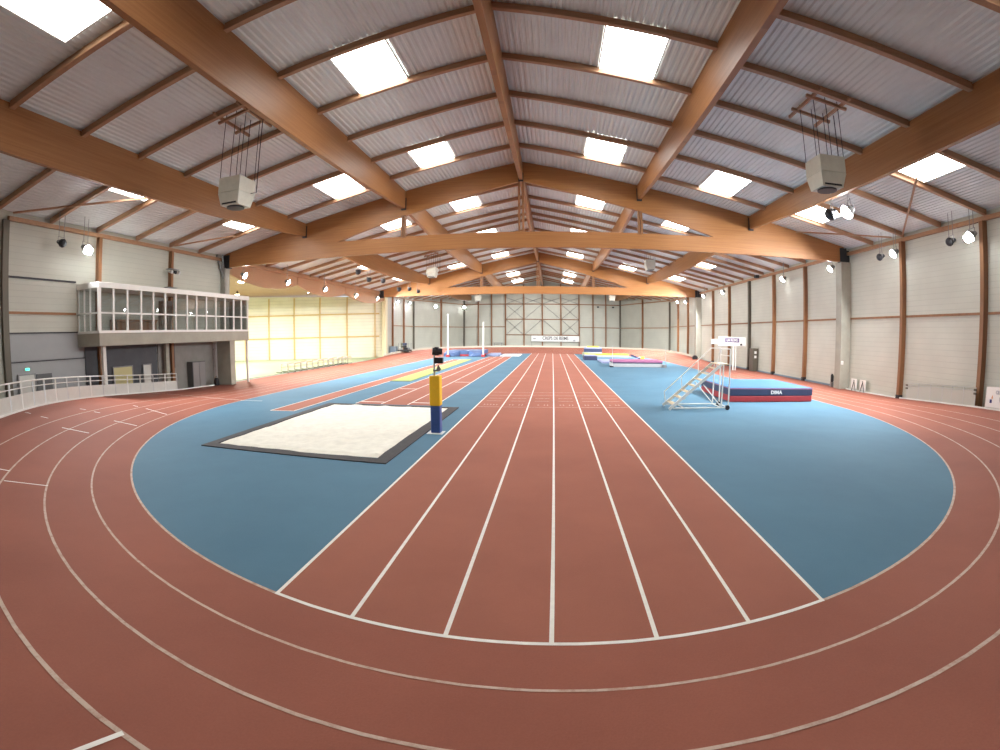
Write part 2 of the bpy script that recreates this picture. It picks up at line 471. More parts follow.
# long-jump approach runways on the left of the infield
jr = slab_on('floor_jump_runway', [(-9.85, 21.9), (-5.62, 21.9), (-6.0, 70.0), (-9.3, 70.0)], -.02, .005, RED)
struct(jr, 'red three-lane jumping runway leading to the sand pit')
for a, b in ((-9.85, -9.3), (-8.44, -8.3), (-7.03, -7.15), (-5.62, -6.0)):
    m = MB(); strip(m, [(a, 21.95, 0), (b, 69.9, 0)], .06, .009); m.build('lane_line', WHITE, jr)
for (x0, x1, y) in ((-9.8, -8.5, 22.6), (-7.0, -5.7, 22.7), (-9.6, -8.4, 28.5), (-6.9, -5.8, 33.0)):
    m = MB(); m.box(x0, x1, y - .06, y + .06, .006, .010); m.build('takeoff_board', WHITE, jr)
vr = slab_on('floor_vault_runway', [(-13.05, 18.8), (-11.8, 18.95), (-12.1, 62), (-13.2, 62)], -.02, .005, RED)
struct(vr, 'narrow red runway along the left of the blue infield')
for pp in (((-13.05, 18.8, 0), (-13.2, 62, 0)), ((-11.8, 18.95, 0), (-12.1, 62, 0)), ((-13.05, 18.8, 0), (-11.8, 18.95, 0))):
    m = MB(); strip(m, pp, .06, .009); m.build('edge_line', WHITE, vr)

# ------------------------------------------------------------------ walls
def wall(name, a, b, z0, z1, mt, thick=.3, label=None, tops=None):
    """upright slab from plan point a to b, inner face on the line, thickness outward (to the right of a->b)"""
    a = Vector((*a, 0)); b = Vector((*b, 0)); d = (b - a).normalized(); nrm = Vector((d.y, -d.x, 0))
    t0, t1 = tops or (z1, z1)
    vs = [(a.x, a.y, z0), (b.x, b.y, z0), (b.x, b.y, t1), (a.x, a.y, t0)]
    vs += [(x + nrm.x * thick, y + nrm.y * thick, z) for x, y, z in vs]
    m = MB(); m.add(vs, [(0, 1, 2, 3), (7, 6, 5, 4), (0, 4, 5, 1), (1, 5, 6, 2), (2, 6, 7, 3), (3, 7, 4, 0)])
    o = m.build(name, mt); struct(o, label); return o
# anticlockwise looking down, so outward is on the right
wall('wall_right', (XR, YN2), (XR, YF2), -.35, deck_z(XR), SIDING, label='long right wall of pale horizontal cladding')
wall('wall_far_right', (XR, YF2), (XG1, YF), -.35, 0, SIDING, tops=(deck_z(XR), deck_z(XG1)), label='slanting wall at the far right corner')
wall('wall_far_left', (XG0, YF), (XL, YF2), -.35, 0, SIDING, tops=(deck_z(XG0), deck_z(XL)), label='slanting wall at the far left corner')
wall('wall_near_left', (XL, YN2 + .5), (XG0, YN), -.35, 0, SIDING, tops=(deck_z(XL), deck_z(XG0)))
wall('wall_near_right', (XG1, YN), (XR, YN2), -.35, 0, SIDING, tops=(deck_z(XG1), deck_z(XR)))
for nm, y0, y1, lb in (('wall_far', YF, YF + .3, 'far gable wall of pale cladding'), ('wall_near', YN - .3, YN, None)):
    m = MB(); m.prism([(XG0, -.35), (XG1, -.35), (XG1, deck_z(XG1)), (XC, deck_z(XC)), (XG0, deck_z(XG0))], 1, y0, y1)
    struct(m.build(nm, SIDING), lb)
# left wall: cladding beside the control room, annex opening from 31 to 69, then cladding to the far corner
YA0, YA1 = 31.3, 68.6
wall('wall_left', (XL, YA0 - .2), (XL, YN2 + .5), 4.1, deck_z(XL), SIDING, label='pale cladding of the left wall above the glazed control room')
wall('wall_left_lower', (XL, 30.1), (XL, YN2 + .5), -.35, 4.1, SIDE_G, label='grey lower left wall behind the control room')
wall('wall_left_far', (XL, YF2), (XL, YA1), -.35, deck_z(XL), SIDING, label='left wall beyond the lit annex')
for nm, y0, y1, z, h, mt in (('trim_1', 12.95, 16.9, 6.85, .10, DARK), ('trim_2', 12.95, 16.9, 5.1, .13, WOODY), ('trim_3', 12.95, 29.0, 2.66, .05, DARK), ('trim_4', 12.95, 17.0, 4.1, .06, DARK)):
    m = MB(); m.box(XL, XL + .06, y0, y1, z - h / 2, z + h / 2); struct(m.build(nm, mt))
# annex
AX = [(-51.0, 31.3), (-51.0, 59.0), (-26.0, 68.9)]
m = MB(); m.prism([(-25.45, 28.9), (-25.45, 68.75), (-26.0, 68.9), (-51, 59.0), (-51, 28.9)], 2, -.35, -.01)
struct(m.build('floor_annex', GREENF), 'pale green floor of the lit side hall')
wall('wall_annex_far', (-25.7, 69.0), (-51.0, 59.0), -.3, 0, SIDE_Y, tops=(9.3, 9.9), label='cream wall at the back of the brightly lit side hall')
wall('wall_annex_left', (-51, 59), (-51, 29), -.3, 9.9, SIDE_Y)
wall('wall_annex_near', (-51, 29), (-25.7, 29), -.3, 9.9, SIDE_Y)
m = MB(); m.add([(-25.7, 28.7, 9.7), (-25.7, 69.2, 9.7), (-51.3, 69.2, 9.9), (-51.3, 28.7, 9.9), (-25.7, 28.7, 9.95), (-25.7, 69.2, 9.95), (-51.3, 69.2, 10.1), (-51.3, 28.7, 10.1)],
      [(0, 1, 2, 3), (4, 7, 6, 5), (0, 4, 5, 1), (1, 5, 6, 2), (2, 6, 7, 3), (3, 7, 4, 0)])
struct(m.build('ceiling_annex', WOODR), 'timber ceiling of the side hall')
# ------------------------------------------------------------------ roof deck: real corrugation, ribs run down the hall
def deck_side(x0, x1, name, label):
    m = MB(); pr = []; p = .24; n = int(abs(x1 - x0) / p); sgn = 1 if x1 > x0 else -1
    for i in range(n + 1):
        for dx, dz in ((0, 0), (.10, 0), (.14, .05), (.20, .05)):
            x = x0 + sgn * (i * p + dx)
            if (x - x1) * sgn > 0: break
            pr.append((x, deck_z(x) + dz + .0))
    pr.append((x1, deck_z(x1)))
    ya, yb = YN - .3, YF + .3
    vs = [(x, ya, z) for x, z in pr] + [(x, yb, z) for x, z in pr]; k = len(pr)
    fs = [(i, i + 1, k + i + 1, k + i) for i in range(k - 1)]
    m.add(vs, fs)
    # weather skin above
    vs = [(pr[0][0], ya, pr[0][1] + .3), (pr[-1][0], ya, pr[-1][1] + .3), (pr[-1][0], yb, pr[-1][1] + .3), (pr[0][0], yb, pr[0][1] + .3)]
    m.add(vs, [(0, 1, 2, 3)])
    struct(m.build(name, DECK), label)
deck_side(XC, XR + .3, 'ceiling_right', 'grey corrugated roof deck right of the ridge')
deck_side(XC, XL - .3, 'ceiling_left', 'grey corrugated roof deck left of the ridge')

# ------------------------------------------------------------------ roof timbers
BAYS = [(-5.8, 30.2), (30.2, 66.2), (66.2, 102.2)]
BAYN = ['near bay', 'middle bay', 'far bay']
BX = [('ridge', XC, .24, 13.05, 13.7), ('inner left', -9.95, .24, 11.32, 12.08), ('inner right', 5.78, .24, 11.72, 12.4),
      ('outer left', -17.62, .24, 9.9, 10.75), ('outer right', 13.62, .24, 10.1, 10.8)]
for bi, (ya, yb) in enumerate(BAYS):
    for nm, x, w, zm, ze in BX:
        ztop = min(deck_z(x - w / 2), deck_z(x + w / 2)) - .01; n = 24; ym = (ya + yb) / 2; L = (yb - ya) / 2
        prof = []
        for i in range(n + 1):
            y = ya + .14 + (yb - ya - .28) * i / n; prof.append((y, zm + (ze - zm) * ((y - ym) / L) ** 2))
        prof += [(prof[-1][0], ztop), (prof[0][0], ztop)]
        m = MB((x, ya, ze)); m.prism(prof, 0, x - w / 2, x + w / 2)
        o = m.build('roof_beam', WOODY, bevel=.01)
        tag(o, 'deep curved-bottom timber roof beam, %s, running down the %s' % (nm + (' line' if nm == 'ridge' else ''), BAYN[bi]), 'roof beam', 'long glulam roof beams')
# trusses
for ti, y in enumerate((30.2, 66.2)):
    t = thing('roof_truss', '%s orange timber roof truss with horizontal tie beam spanning the hall' % ('nearer' if ti == 0 else 'farther'), 'roof truss', (XC, y, 9.0), 'glulam roof trusses')
    b = (XC, y, 9.0)
    for sgn, nm in ((-1, 'left'), (1, 'right')):
        xe = -25.2 if sgn < 0 else 21.2
        top = lambda x: deck_z(x) - .02
        P = [(XC, top(XC)), (xe, top(xe)), (xe, 10.07)]
        xk = XC + sgn * 12.9
        for i in range(9):
            x = xe + (xk - xe) * (i + 1) / 9; P.append((x, 10.07))
        for i in range(8):
            u = (i + 1) / 8; x = xk + (XC - xk) * u; P.append((x, 10.07 + (13.62 - 10.07) * (u ** .93)))
        m = MB(b); m.prism(P, 1, y - .11, y + .11); m.build('top_chord', WOODX, t, bevel=.01)
    m = MB(b); m.box(-25.2, 21.1, y - .13, y + .13, 9.02, 10.08); m.build('tie_beam', WOODX, t, bevel=.012)
    m = MB(b); m.box(XC - .2, XC - .06, y - .09, y + .09, 10.0, 13.75); m.box(XC + .06, XC + .2, y - .09, y + .09, 10.0, 13.75); m.build('king_post', WOODZ, t)
    for x in (-9.95, 5.78):
        m = MB(b); m.box(x - .16, x - .02, y - .17, y + .1, 10.0, 11.6); m.box(x + .02, x + .16, y - .17, y + .1, 10.0, 11.6); m.build('side_post', WOODZ, t)
    for nm2, x, w, zm, ze in BX:
        m = MB(b); m.box(x - .17, x + .17, y - .19, y - .11, ze - .12, ze + (.75 if nm2 != 'ridge' else .5)); m.build('joint_plate', DARK, t)
    for x0_, x1_ in ((-25.25, -24.6), (20.75, 21.3)):
        m = MB(b); m.box(x0_, x1_, y - .2, y + .2, 8.95, 10.0); m.build('end_shoe', DARK, t)
# rafters
ZX = [XL + .02, -17.62, -9.95, XC, 5.78, 13.62, XR - .02]
ZN = ['left eave and the outer left beam', 'outer and inner left beams', 'inner left beam and the ridge', 'ridge and the inner right beam', 'inner and outer right beams', 'outer right beam and the right eave']
rows_in = [26.85 - 3.24 * i for i in range(9)]
rows_mid = [27.5, 23.75, 20.5, 17.45, 14.5, 11.55, 8.7, 3.95, 1.0, -2.0]
rows_out = [27.2 - 3.0 * i for i in range(10)]
far_rows = [{0: [33.2, 36.2, 39.2, 42.2, 44.6, 46.7, 49.9, 52.8, 55.6, 58.2, 62.4] + [69.2 + 3 * i for i in range(11)],
             1: [31.4, 34.4, 38.1, 41, 44, 47, 50, 53, 56.5, 60.2, 63.8] + [69.2 + 3 * i for i in range(11)],
             2: [31.6, 34.4, 38.0, 41, 43.6, 45.9, 50.4, 52.9, 56.2, 59.6, 63.5, 69.2, 72.2, 75.6, 79.5, 85.0, 87.4, 89.8, 95.7, 98.9]}[z] for z in range(3)]
def rrows(z): return sorted(({0: rows_out, 1: rows_mid, 2: rows_in}[min(z, 5 - z)]) + far_rows[min(z, 5 - z)])
for z in range(6):
    xa, xb = ZX[z], ZX[z + 1]; s = 1 if z >= 3 else -1
    for i, y in enumerate(rrows(z)):
        xa_, xb_ = xa + .12, xb - .12
        # on the slanting end walls the rafters stop at the wall
        if y > YF2 - .2:
            lim = (XR - (y - YF2) / (YF - YF2) * (XR - XG1), XL + (y - YF2) / (YF - YF2) * (XG0 - XL))
            xb_ = min(xb_, lim[0]); xa_ = max(xa_, lim[1])
        if y < YN2 + .5:
            u = (YN2 - y) / (YN2 - YN); u = min(1, max(0, u)); xb_ = min(xb_, XR - u * (XR - XG1)); xa_ = max(xa_, XL + u * (XG0 - XL))
        if xb_ - xa_ < .5: continue
        za, zb = deck_z(xa_), deck_z(xb_); h = .27; w = .17
        m = MB(((xa_ + xb_) / 2, y, (za + zb) / 2 - h))
        m.add([(xa_, y - w / 2, za - h), (xa_, y + w / 2, za - h), (xb_, y + w / 2, zb - h), (xb_, y - w / 2, zb - h),
               (xa_, y - w / 2, za - .005), (xa_, y + w / 2, za - .005), (xb_, y + w / 2, zb - .005), (xb_, y - w / 2, zb - .005)],
              [(0, 1, 2, 3), (7, 6, 5, 4), (0, 4, 5, 1), (1, 5, 6, 2), (2, 6, 7, 3), (3, 7, 4, 0)])
        o = m.build('roof_rafter', WOODR)
        tag(o, 'slender brown roof rafter, %s from the camera between %s' % (ORD[i], ZN[z]), 'rafter', 'slender roof rafters')
# eave beams
for x, nm, y0, y1 in ((XR - .12, 'right', YN2, YF2), (XL + .12, 'left', YN2 + .5, YF2)):
    zt = deck_z(x) - .30
    m = MB((x, (y0 + y1) / 2, zt)); m.box(x - .11, x + .11, y0, y1, zt - .22, zt)
    tag(m.build('eave_beam', WOODR), 'brown timber eave beam along the top of the %s wall' % nm, 'eave beam')
# wind braces crossing the outer rafters
for nm, a, b in (('right', (XR - .55, 23.8), (16.5, 17.5)), ('right', (XR - .55, 24.8), (16.8, 29.5)), ('left', (XL + .55, 12.9), (-19.5, 18.2)), ('left', (XL + .55, 24.2), (-21.5, 26.6))):
    m = MB((a[0], a[1], deck_z(a[0]) - .4)); m.bar((a[0], a[1], deck_z(a[0]) - .305), (b[0], b[1], deck_z(b[0]) - .305), .09, .09)
    tag(m.build('wind_brace', WOODR), 'slanting wind brace under the %s roof edge near %s' % (nm, {(23.8, 17.5): 'the second post, leaning to the camera', (24.8, 29.5): 'the second post, leaning away', (12.9, 18.2): 'the dark corner post', (24.2, 26.6): 'the control room'}[(a[1], b[1])]), 'brace')
# skylights
SK = [(4.0, 6.1)]
sky = []
for xa, xb in ((-7.87, -5.8), (2.0, 4.1)):
    for y0, y1 in ((4.25, 7.35), (13.98, 17.05), (23.7, 26.75), (34.6, 37.8), (46.7, 49.4), (59.9, 63.3), (79.7, 84.8), (90.0, 95.5)): sky.append((xa, xb, y0, y1))
for xa, xb in ((-13.85, -11.75), (9.1, 11.2)):
    for y0, y1 in ((4.1, 8.1), (24.1, 27.4), (34.6, 37.9), (60.4, 63.6)): sky.append((xa, xb, y0, y1))
for xa, xb in ((-20.95, -18.9), (15.3, 17.4)):
    for y0, y1 in ((15.35, 17.95), (24.4, 27.0), (46.9, 49.7), (58.4, 62.2)): sky.append((xa, xb, y0, y1))
for i, (xa, xb, y0, y1) in enumerate(sky):
    row = {2.0: 'first row right of the ridge', -7.87: 'first row left of the ridge', -13.85: 'second row left of the ridge', 9.1: 'second row right of the ridge', -20.95: 'row beside the left eave', 15.3: 'row beside the right eave'}[xa]
    k = [q for q in sky if q[0] == xa].index((xa, xb, y0, y1))
    t = thing('window_%d' % (i + 1), 'bright rectangular roof light, %s in the %s' % (ORD[k], row), 'skylight', ((xa + xb) / 2, (y0 + y1) / 2, deck_z((xa + xb) / 2) - .1), 'roof lights')
    t['kind'] = 'structure'; del t['category']
    b = t.location
    def q4(x0, x1, ya_, yb_, dz0, dz1, mb, mt=None):
        mb.add([(x0, ya_, deck_z(x0) + dz0), (x1, ya_, deck_z(x1) + dz0), (x1, yb_, deck_z(x1) + dz0), (x0, yb_, deck_z(x0) + dz0),
                (x0, ya_, deck_z(x0) + dz1), (x1, ya_, deck_z(x1) + dz1), (x1, yb_, deck_z(x1) + dz1), (x0, yb_, deck_z(x0) + dz1)],
               [(0, 3, 2, 1), (4, 5, 6, 7), (0, 1, 5, 4), (1, 2, 6, 5), (2, 3, 7, 6), (3, 0, 4, 7)], mt)
    m = MB(b); q4(xa, xb, y0, y1, -.05, -.012, m); m.build('pane', SKYL, t)
    m = MB(b)
    for r in ((xa - .05, xa, y0 - .05, y1 + .05), (xb, xb + .05, y0 - .05, y1 + .05), (xa, xb, y0 - .05, y0), (xa, xb, y1, y1 + .05)): q4(*r, -.08, -.005, m)
    m.build('frame', WPAINT, t)

# ------------------------------------------------------------------ wall posts and rails
def post(x, y, z0, z1, w, d, mt, label, rot=0.0, name='wall_post', foot=True):
    t = thing(name, label, 'post', (x, y, z0), 'posts along the hall walls')
    t.rotation_euler = (0, 0, rot)
    m = MB(); m.box(-d, 0, -w / 2, w / 2, .25 if foot else 0, z1 - z0); m.build('shaft', mt, t)
    if foot:
        m = MB(); m.box(-d - .02, .0, -w / 2 - .02, w / 2 + .02, 0, .3); m.build('foot', DARK, t)
    return t
RP = {-2: 'w', -1: 'w', 1: 'w', 2: 'w', 3: 's', 4: 'w', 5: 'w', 7: 'w', 8: 'w', 9: 's'}
cw = {-2: 'first orange wooden post of the right wall, beside the white banner', -1: 'second orange wooden post of the right wall, at the end of the mesh barrier',
      1: 'orange wooden post just beyond the near concrete column on the right wall', 2: 'second orange post beyond the near concrete column on the right wall',
      3: 'dark steel post midway along the right wall', 4: 'orange post right after the dark steel post of the right wall', 5: 'orange post just before the far concrete column of the right wall',
      7: 'first orange post beyond the far concrete column', 8: 'second orange post beyond the far concrete column', 9: 'dark steel post at the far right corner'}
for k, kind in RP.items():
    y = 30.3 + 5.97 * k
    post(XR, y, 0, deck_z(XR) - .5, .22 if kind == 'w' else .3, .32 if kind == 'w' else .3, WOODZ if kind == 'w' else STEEL, cw[k], 0)
for y, nm in ((30.3, 'near'), (66.0, 'far')):
    t = thing('concrete_column', 'square concrete column carrying the %s truss on the right wall' % nm, 'column', (XR, y, 0), 'concrete columns')
    m = MB((XR, y, 0)); m.box(XR - .85, XR - .001, y - .35, y + .4, 0, 9.0); m.build('shaft', CONC_COL, t, bevel=.03)
    m = MB((XR, y, 0)); m.box(XR - .5, XR - .01, y - .2, y + .25, 9.0, 9.85); m.build('bearing', DARK, t)
LPK = {-2: 'orange wooden post on the left wall behind the first floodlight', -1: 'orange wooden post rising behind the middle of the control room',
       7: 'first orange post beyond the lit side hall', 8: 'second orange post beyond the lit side hall', 9: 'dark steel post at the far left corner', -3: 'dark steel post at the left edge of the picture'}
for k, lb in LPK.items():
    y = 30.3 + 5.97 * k + (.35 if k == -3 else 0); steel = k in (9, -3)
    post(XL, y, 0, deck_z(XL) - .5, .3 if steel else .22, .3, STEEL if steel else WOODZ, lb, PI)
t = thing('concrete_column', 'grey column of the near truss behind the end of the control room', 'column', (XL, 30.2, 0), 'concrete columns')
m = MB((XL, 30.2, 0)); m.box(XL, XL + .5, 29.95, 30.5, 0, 9.0); m.build('shaft', CONC, t)
m = MB((XL, 30.2, 0))
m.bar((XL + .1, 29.3, 10.0), (XL + .25, 30.0, 8.2), .12, .12); m.bar((XL + .45, 29.6, 10.0), (XL + .3, 30.05, 8.0), .12, .12); m.build('strut', GREYST, t)
t = thing('concrete_column', 'pale column of the far truss at the end of the side hall', 'column', (XL, 68.6, 0), 'concrete columns')
m = MB((XL, 68.6, 0)); m.box(XL - .3, XL + .3, 68.3, 69.2, 0, 9.4); m.build('shaft', mat('cream_column', (.72, .66, .45), .7), t)
# far gable posts, facing the camera
FPX = [(XG0 + .1, 's'), (-16.0, 'w'), (-13.1, 'w'), (-10.1, 'w'), (-6.15, 'w'), (-2.2, 'w'), (1.8, 'w'), (5.75, 'w'), (8.8, 'w'), (11.6, 'w'), (XG1 - .1, 's')]
for i, (x, kind) in enumerate(FPX):
    post(x, YF, 0, deck_z(x) - .05, .24 if kind == 'w' else .34, .3, WOODZ if kind == 'w' else STEEL,
         '%s post of the far gable wall, %s counted from the left' % ('orange' if kind == 'w' else 'dark steel', 'first' if i == 0 else ORD[i]), PI / 2)
for (xa, ya, xb, yb, nm) in ((XR, YF2, XG1, YF, 'right'), (XL, YF2, XG0, YF, 'left')):
    x, y = (xa + xb) / 2, (ya + yb) / 2
    a = math.atan2(YF - YF2, abs(XR - XG1))
    post(x, y, 0, deck_z(x) - .3, .26, .3, WOODZ, 'single orange post in the slanting far %s wall' % nm, (PI / 2 - a) if nm == 'right' else PI - (PI / 2 - a))
post(XL + 1.0, YN2 - 2.2, 0, deck_z(XL + 1) - .5, .24, .3, WOODZ, 'orange post on the slanting wall at the left picture edge', PI + .32)
ri = 0
def rail(a, b, z, h, label, mt=WOODY, d=.09):
    global ri
    m = MB((*a, z)); m.bar((*a, z), (*b, z), d, h); tag(m.build('wall_rail', mt), label, 'rail', 'horizontal wall rails')
ks = sorted(list(RP) + [0, 6]); names_ = {-2: 'beside the banner'}
segs = [(-3, -2), (-2, -1), (-1, 0), (0, 1), (1, 2), (2, 3), (3, 4), (4, 5), (5, 6), (6, 7), (7, 8), (8, 9)]
for i, (a, b) in enumerate(segs):
    rail((XR - .05, 30.3 + 5.97 * a + .2), (XR - .05, 30.3 + 5.97 * b - .2), 5.0, .13, 'thin timber rail halfway up the right wall, %s length' % ORD[i], WOODZ)
for i, (a, b) in enumerate(((7, 8), (8, 9))):
    rail((XL + .05, 30.3 + 5.97 * a), (XL + .05, 30.3 + 5.97 * b), 4.9, .13, 'thin timber rail halfway up the left wall beyond the side hall, %s length' % ORD[i], WOODY)
rail((XL + .06, YF2), (XG0 + .06, YF - .05), 4.85, .14, 'rail across the slanting far left wall')
rail((XR - .06, YF2), (XG1 - .06, YF - .05), 4.85, .14, 'rail across the slanting far right wall')
rail((XL + .06, YF2), (XG0 + .06, YF - .05), 9.8, .16, 'upper rail across the slanting far left wall')
rail((XR - .06, YF2), (XG1 - .06, YF - .05), 9.8, .16, 'upper rail across the slanting far right wall')
rail((XG0, YF - .07), (-10.1, YF - .07), 4.85, .16, 'middle rail of the far gable left of the braced bays', WOODZ)
rail((5.75, YF - .07), (XG1, YF - .07), 4.85, .16, 'middle rail of the far gable right of the braced bays', WOODZ)
rail((XG0, YF - .07), (XG1, YF - .07), 9.8, .2, 'upper rail right across the far gable', WOODZ)
rail((-10.1, YF - .07), (5.75, YF - .07), 6.5, .18, 'rail across the middle of the braced bays', WOODZ)
rail((-10.1, YF - .07), (5.75, YF - .07), 3.12, .18, 'rail along the foot of the braced bays', WOODZ)
FB = [-10.1, -6.15, -2.2, 1.8, 5.75]
for i in range(4):
    for j, (z0, z1) in enumerate(((3.2, 6.4), (6.6, 9.7), (9.9, 11.2))):
        t = thing('cross_brace', '%s grey wire cross brace in braced bay %s of the far gable' % (['lower', 'upper', 'topmost'][j], ['one from left', 'two from left', 'three from left', 'four from left'][i]), 'brace', (FB[i], YF - .1, z0), 'wire cross braces of the far wall')
        b = (FB[i], YF - .1, z0)
        d1 = i in (0, 3) or j == 2
        if d1 or i == 1: m = MB(b); m.tube([(FB[i] + .15, YF - .1, z0), (FB[i + 1] - .15, YF - .1, z1)], .04, n=5); m.build('brace_rod', GREYST, t)
        if d1 or i == 2: m = MB(b); m.tube([(FB[i] + .15, YF - .12, z1), (FB[i + 1] - .15, YF - .12, z0)], .04, n=5); m.build('brace_rod', GREYST, t)
# baseboard strip along the right wall and white kerb round the banked bends
m = MB(); m.box(XR - .12, XR - .001, 31, 83, -.01, .12); struct(m.build('baseboard_right', mat('blue_grey_strip', (.16, .2, .25), .6)))
def kerb(name, sel, h, w, mt, label):
    m = MB(); sts = [s for s in ST if sel(s)]
    vs = []
    for s in sts:
        e0 = off_pt(s, s[4] - w / 2); e1 = off_pt(s, s[4] + w / 2)
        vs += [(e0[0], e0[1], e0[2] - .02), (e0[0], e0[1], e0[2] + h), (e1[0], e1[1], e0[2] + h), (e1[0], e1[1], e0[2] - .02)]
    n = len(sts)
    fs = [(4 * i + a, 4 * i + b, 4 * i + 4 + b, 4 * i + 4 + a) for i in range(n - 1) for a, b in ((0, 1), (1, 2), (2, 3), (3, 0))] + [(0, 1, 2, 3), (4 * n - 1, 4 * n - 2, 4 * n - 3, 4 * n - 4)]
    m.add(vs, fs); return struct(m.build(name, mt), label)
kerb('trim_kerb_far', lambda s: s[1] > 64.5, .27, .12, mat('cream_board', (.55, .52, .42), .6), 'low white boards around the far bend')
nearr = [i for i, s in enumerate(ST) if s[1] < Y0C + .1 and s[0] > 2] + []
ST_save = ST
m = MB(); vs = []
sts = [s for s in ST if s[1] < Y0C - .05 and s[0] > 3] + [s for s in ST if s[0] > 0 and Y0C - .05 <= s[1] < 36][::1]
def pathmesh(name, P, h, w, mt, parent=None, dz=0):
    vs = []
    for i, p in enumerate(P):
        p = Vector(p); d = Vector(P[min(i + 1, len(P) - 1)]) - Vector(P[max(i - 1, 0)]); d.z = 0; d.normalize(); s = Vector((d.y, -d.x, 0)) * w / 2
        for q, zz in ((p + s, -.02), (p + s, h), (p - s, h), (p - s, -.02)): vs.append((q.x, q.y, p.z + zz + dz))
    n = len(P); m = MB(P[0] if parent is None else parent.location)
    m.add(vs, [(4 * i + a, 4 * i + b, 4 * i + 4 + b, 4 * i + 4 + a) for i in range(n - 1) for a, b in ((0, 1), (1, 2), (2, 3), (3, 0))] + [(0, 1, 2, 3), (4 * n - 1, 4 * n - 2, 4 * n - 3, 4 * n - 4)])
    return m.build(name, mt, parent)
def edgepath(cond):
    return [off_pt(s, s[4]) for s in ST if cond(s)]
RE = edgepath(lambda s: s[0] > 5 and s[1] < Y0C - .01) + edgepath(lambda s: s[0] > 5 and Y0C - .01 <= s[1] < 33)
struct(pathmesh('trim_kerb_right', RE, .07, .12, WPAINT), 'white kerb at the foot of the right wall')
LE = edgepath(lambda s: s[0] < -3 and s[1] < Y0C) [::-1] if False else None
lp = [off_pt(s, s[4]) for s in ST if s[0] < -4 and s[1] <= 29]
struct(pathmesh('trim_kerb_left', lp, .07, .14, WPAINT), 'white kerb under the left fence')

# ------------------------------------------------------------------ lights
def area(name, loc, target, size, energy, col=(1, 1, 1), parent=None, spread=180):
    l = bpy.data.lights.new(name, 'AREA'); l.shape = 'DISK'; l.size = size; l.energy = energy; l.color = col; l.spread = math.radians(spread)
    o = bpy.data.objects.new(name, l); COL.objects.link(o); o.location = loc
    o.rotation_euler = (Vector(target) - Vector(loc)).to_track_quat('-Z', 'Y').to_euler()
    o.visible_camera = True
    return o
def floodlight(x, y, z, tx, ty, label, on=True, rods=1.2, size=.42, power=1.0):
    t = thing('floodlight', label, 'floodlight', (x, y, z), 'floodlights hung along the walls')
    b = (x, y, z); d = (Vector((tx, ty, 0)) - Vector(b)).normalized()
    d = Vector((d.x, d.y, d.z)).normalized(); v = Vector(b)
    m = MB(b); m.tube([v - d * .30, v - d * .12, v - d * .02, v + d * .06], [size * .25, size * .42, size * .62, size * .66], n=20); hs = m.build('housing', GREYST if on else DARK, t)
    m = MB(b); m.tube([v + d * .05] + [v + d * (.05 + size * .5 * math.sin(q)) for q in (.3, .6, .9, 1.2, 1.5)], [size * .6] + [size * .62 * math.cos(q) + .002 for q in (.3, .6, .9, 1.2, 1.5)], n=24); m.build('lens', LAMPE if on else DARK, hs, smooth=True)
    s = d.cross(Vector((0, 0, 1))).normalized()
    m = MB(b); m.tube([v - s * size * .7 - d * .05, v - s * size * .7 + Vector((0, 0, size * .8)) - d * .05, v + s * size * .7 + Vector((0, 0, size * .8)) - d * .05, v + s * size * .7 - d * .05], .018, n=6); yk = m.build('yoke', GREYST, t)
    for k in (-1, 1):
        q = v + s * k * .2 - d * .05
        m = MB(b); m.tube([q + Vector((0, 0, size * .8)), (q.x, q.y, deck_z(q.x) + .01)], .016, n=6); m.build('hanger_rod', GREYST, yk)
    if on:
        a_ = area('lamp_light', v + d * (.08 + size * .5), v + d * 3, .4, FLOOD_W * power, (.96, .98, 1.0), spread=130)
    return t
RLY = [(18.45, 8.72), (24.2, 8.74), (31.2, 8.7), (38.9, 8.72), (54.4, 8.83), (61.8, 8.95), (70.7, 8.7), (75.4, 9.0)]
for i, (y, z) in enumerate(RLY):
    floodlight(20.7, y, z, 9, y + 5, 'lit floodlight hung on the right wall, %s from the camera' % ORD[i], True, power=(.6 if i == 0 else 1.4 if i > 4 else 1.0))
    if i in (0, 1):
        floodlight(20.7, y + 1.35, z - .05, 0, y + 8, 'unlit floodlight hung beside the %s lit one on the right wall' % ('first' if i == 0 else 'second'), False, max(.3, deck_z(20.7) - .35 - z - .3), .36)
LLY = [(16.8, 8.57, -24.3), (31.65, 8.54, -24.3), (38.5, 8.59, -24.3), (46.3, 8.56, -24.3), (54.9, 8.52, -24.3), (62.5, 8.65, -24.3), (73.3, 8.85, -24.9), (79.6, 9.0, -24.8)]
for i, (y, z, x) in enumerate(LLY):
    floodlight(x, y, z, -12, y + 5, 'lit floodlight hung on the left side, %s from the camera' % ORD[i], True, power=(.7 if i == 0 else .6 if i > 5 else 1.0))
    if i == 0: floodlight(x, y - 1.5, z + .1, 0, y + 6, 'unlit floodlight left of the first lit one on the left wall', False, 1.0, .36)
floodlight(-22.6, 90.0, 8.85, 0, 60, 'lit floodlight on the slanting far left wall', True, power=.25)
floodlight(-19.0, 101.2, 9.2, 0, 70, 'lit floodlight at the left end of the far gable', True, power=.25)
floodlight(14.4, 20.0, 9.65, 2, 26, 'large lit floodlight hung beneath the outer right roof beam', True, .1, .6, .2)
floodlight(13.6, 20.35, 9.5, 2, 26, 'unlit floodlight beside the large lit one under the right roof beam', False, .5, .5)
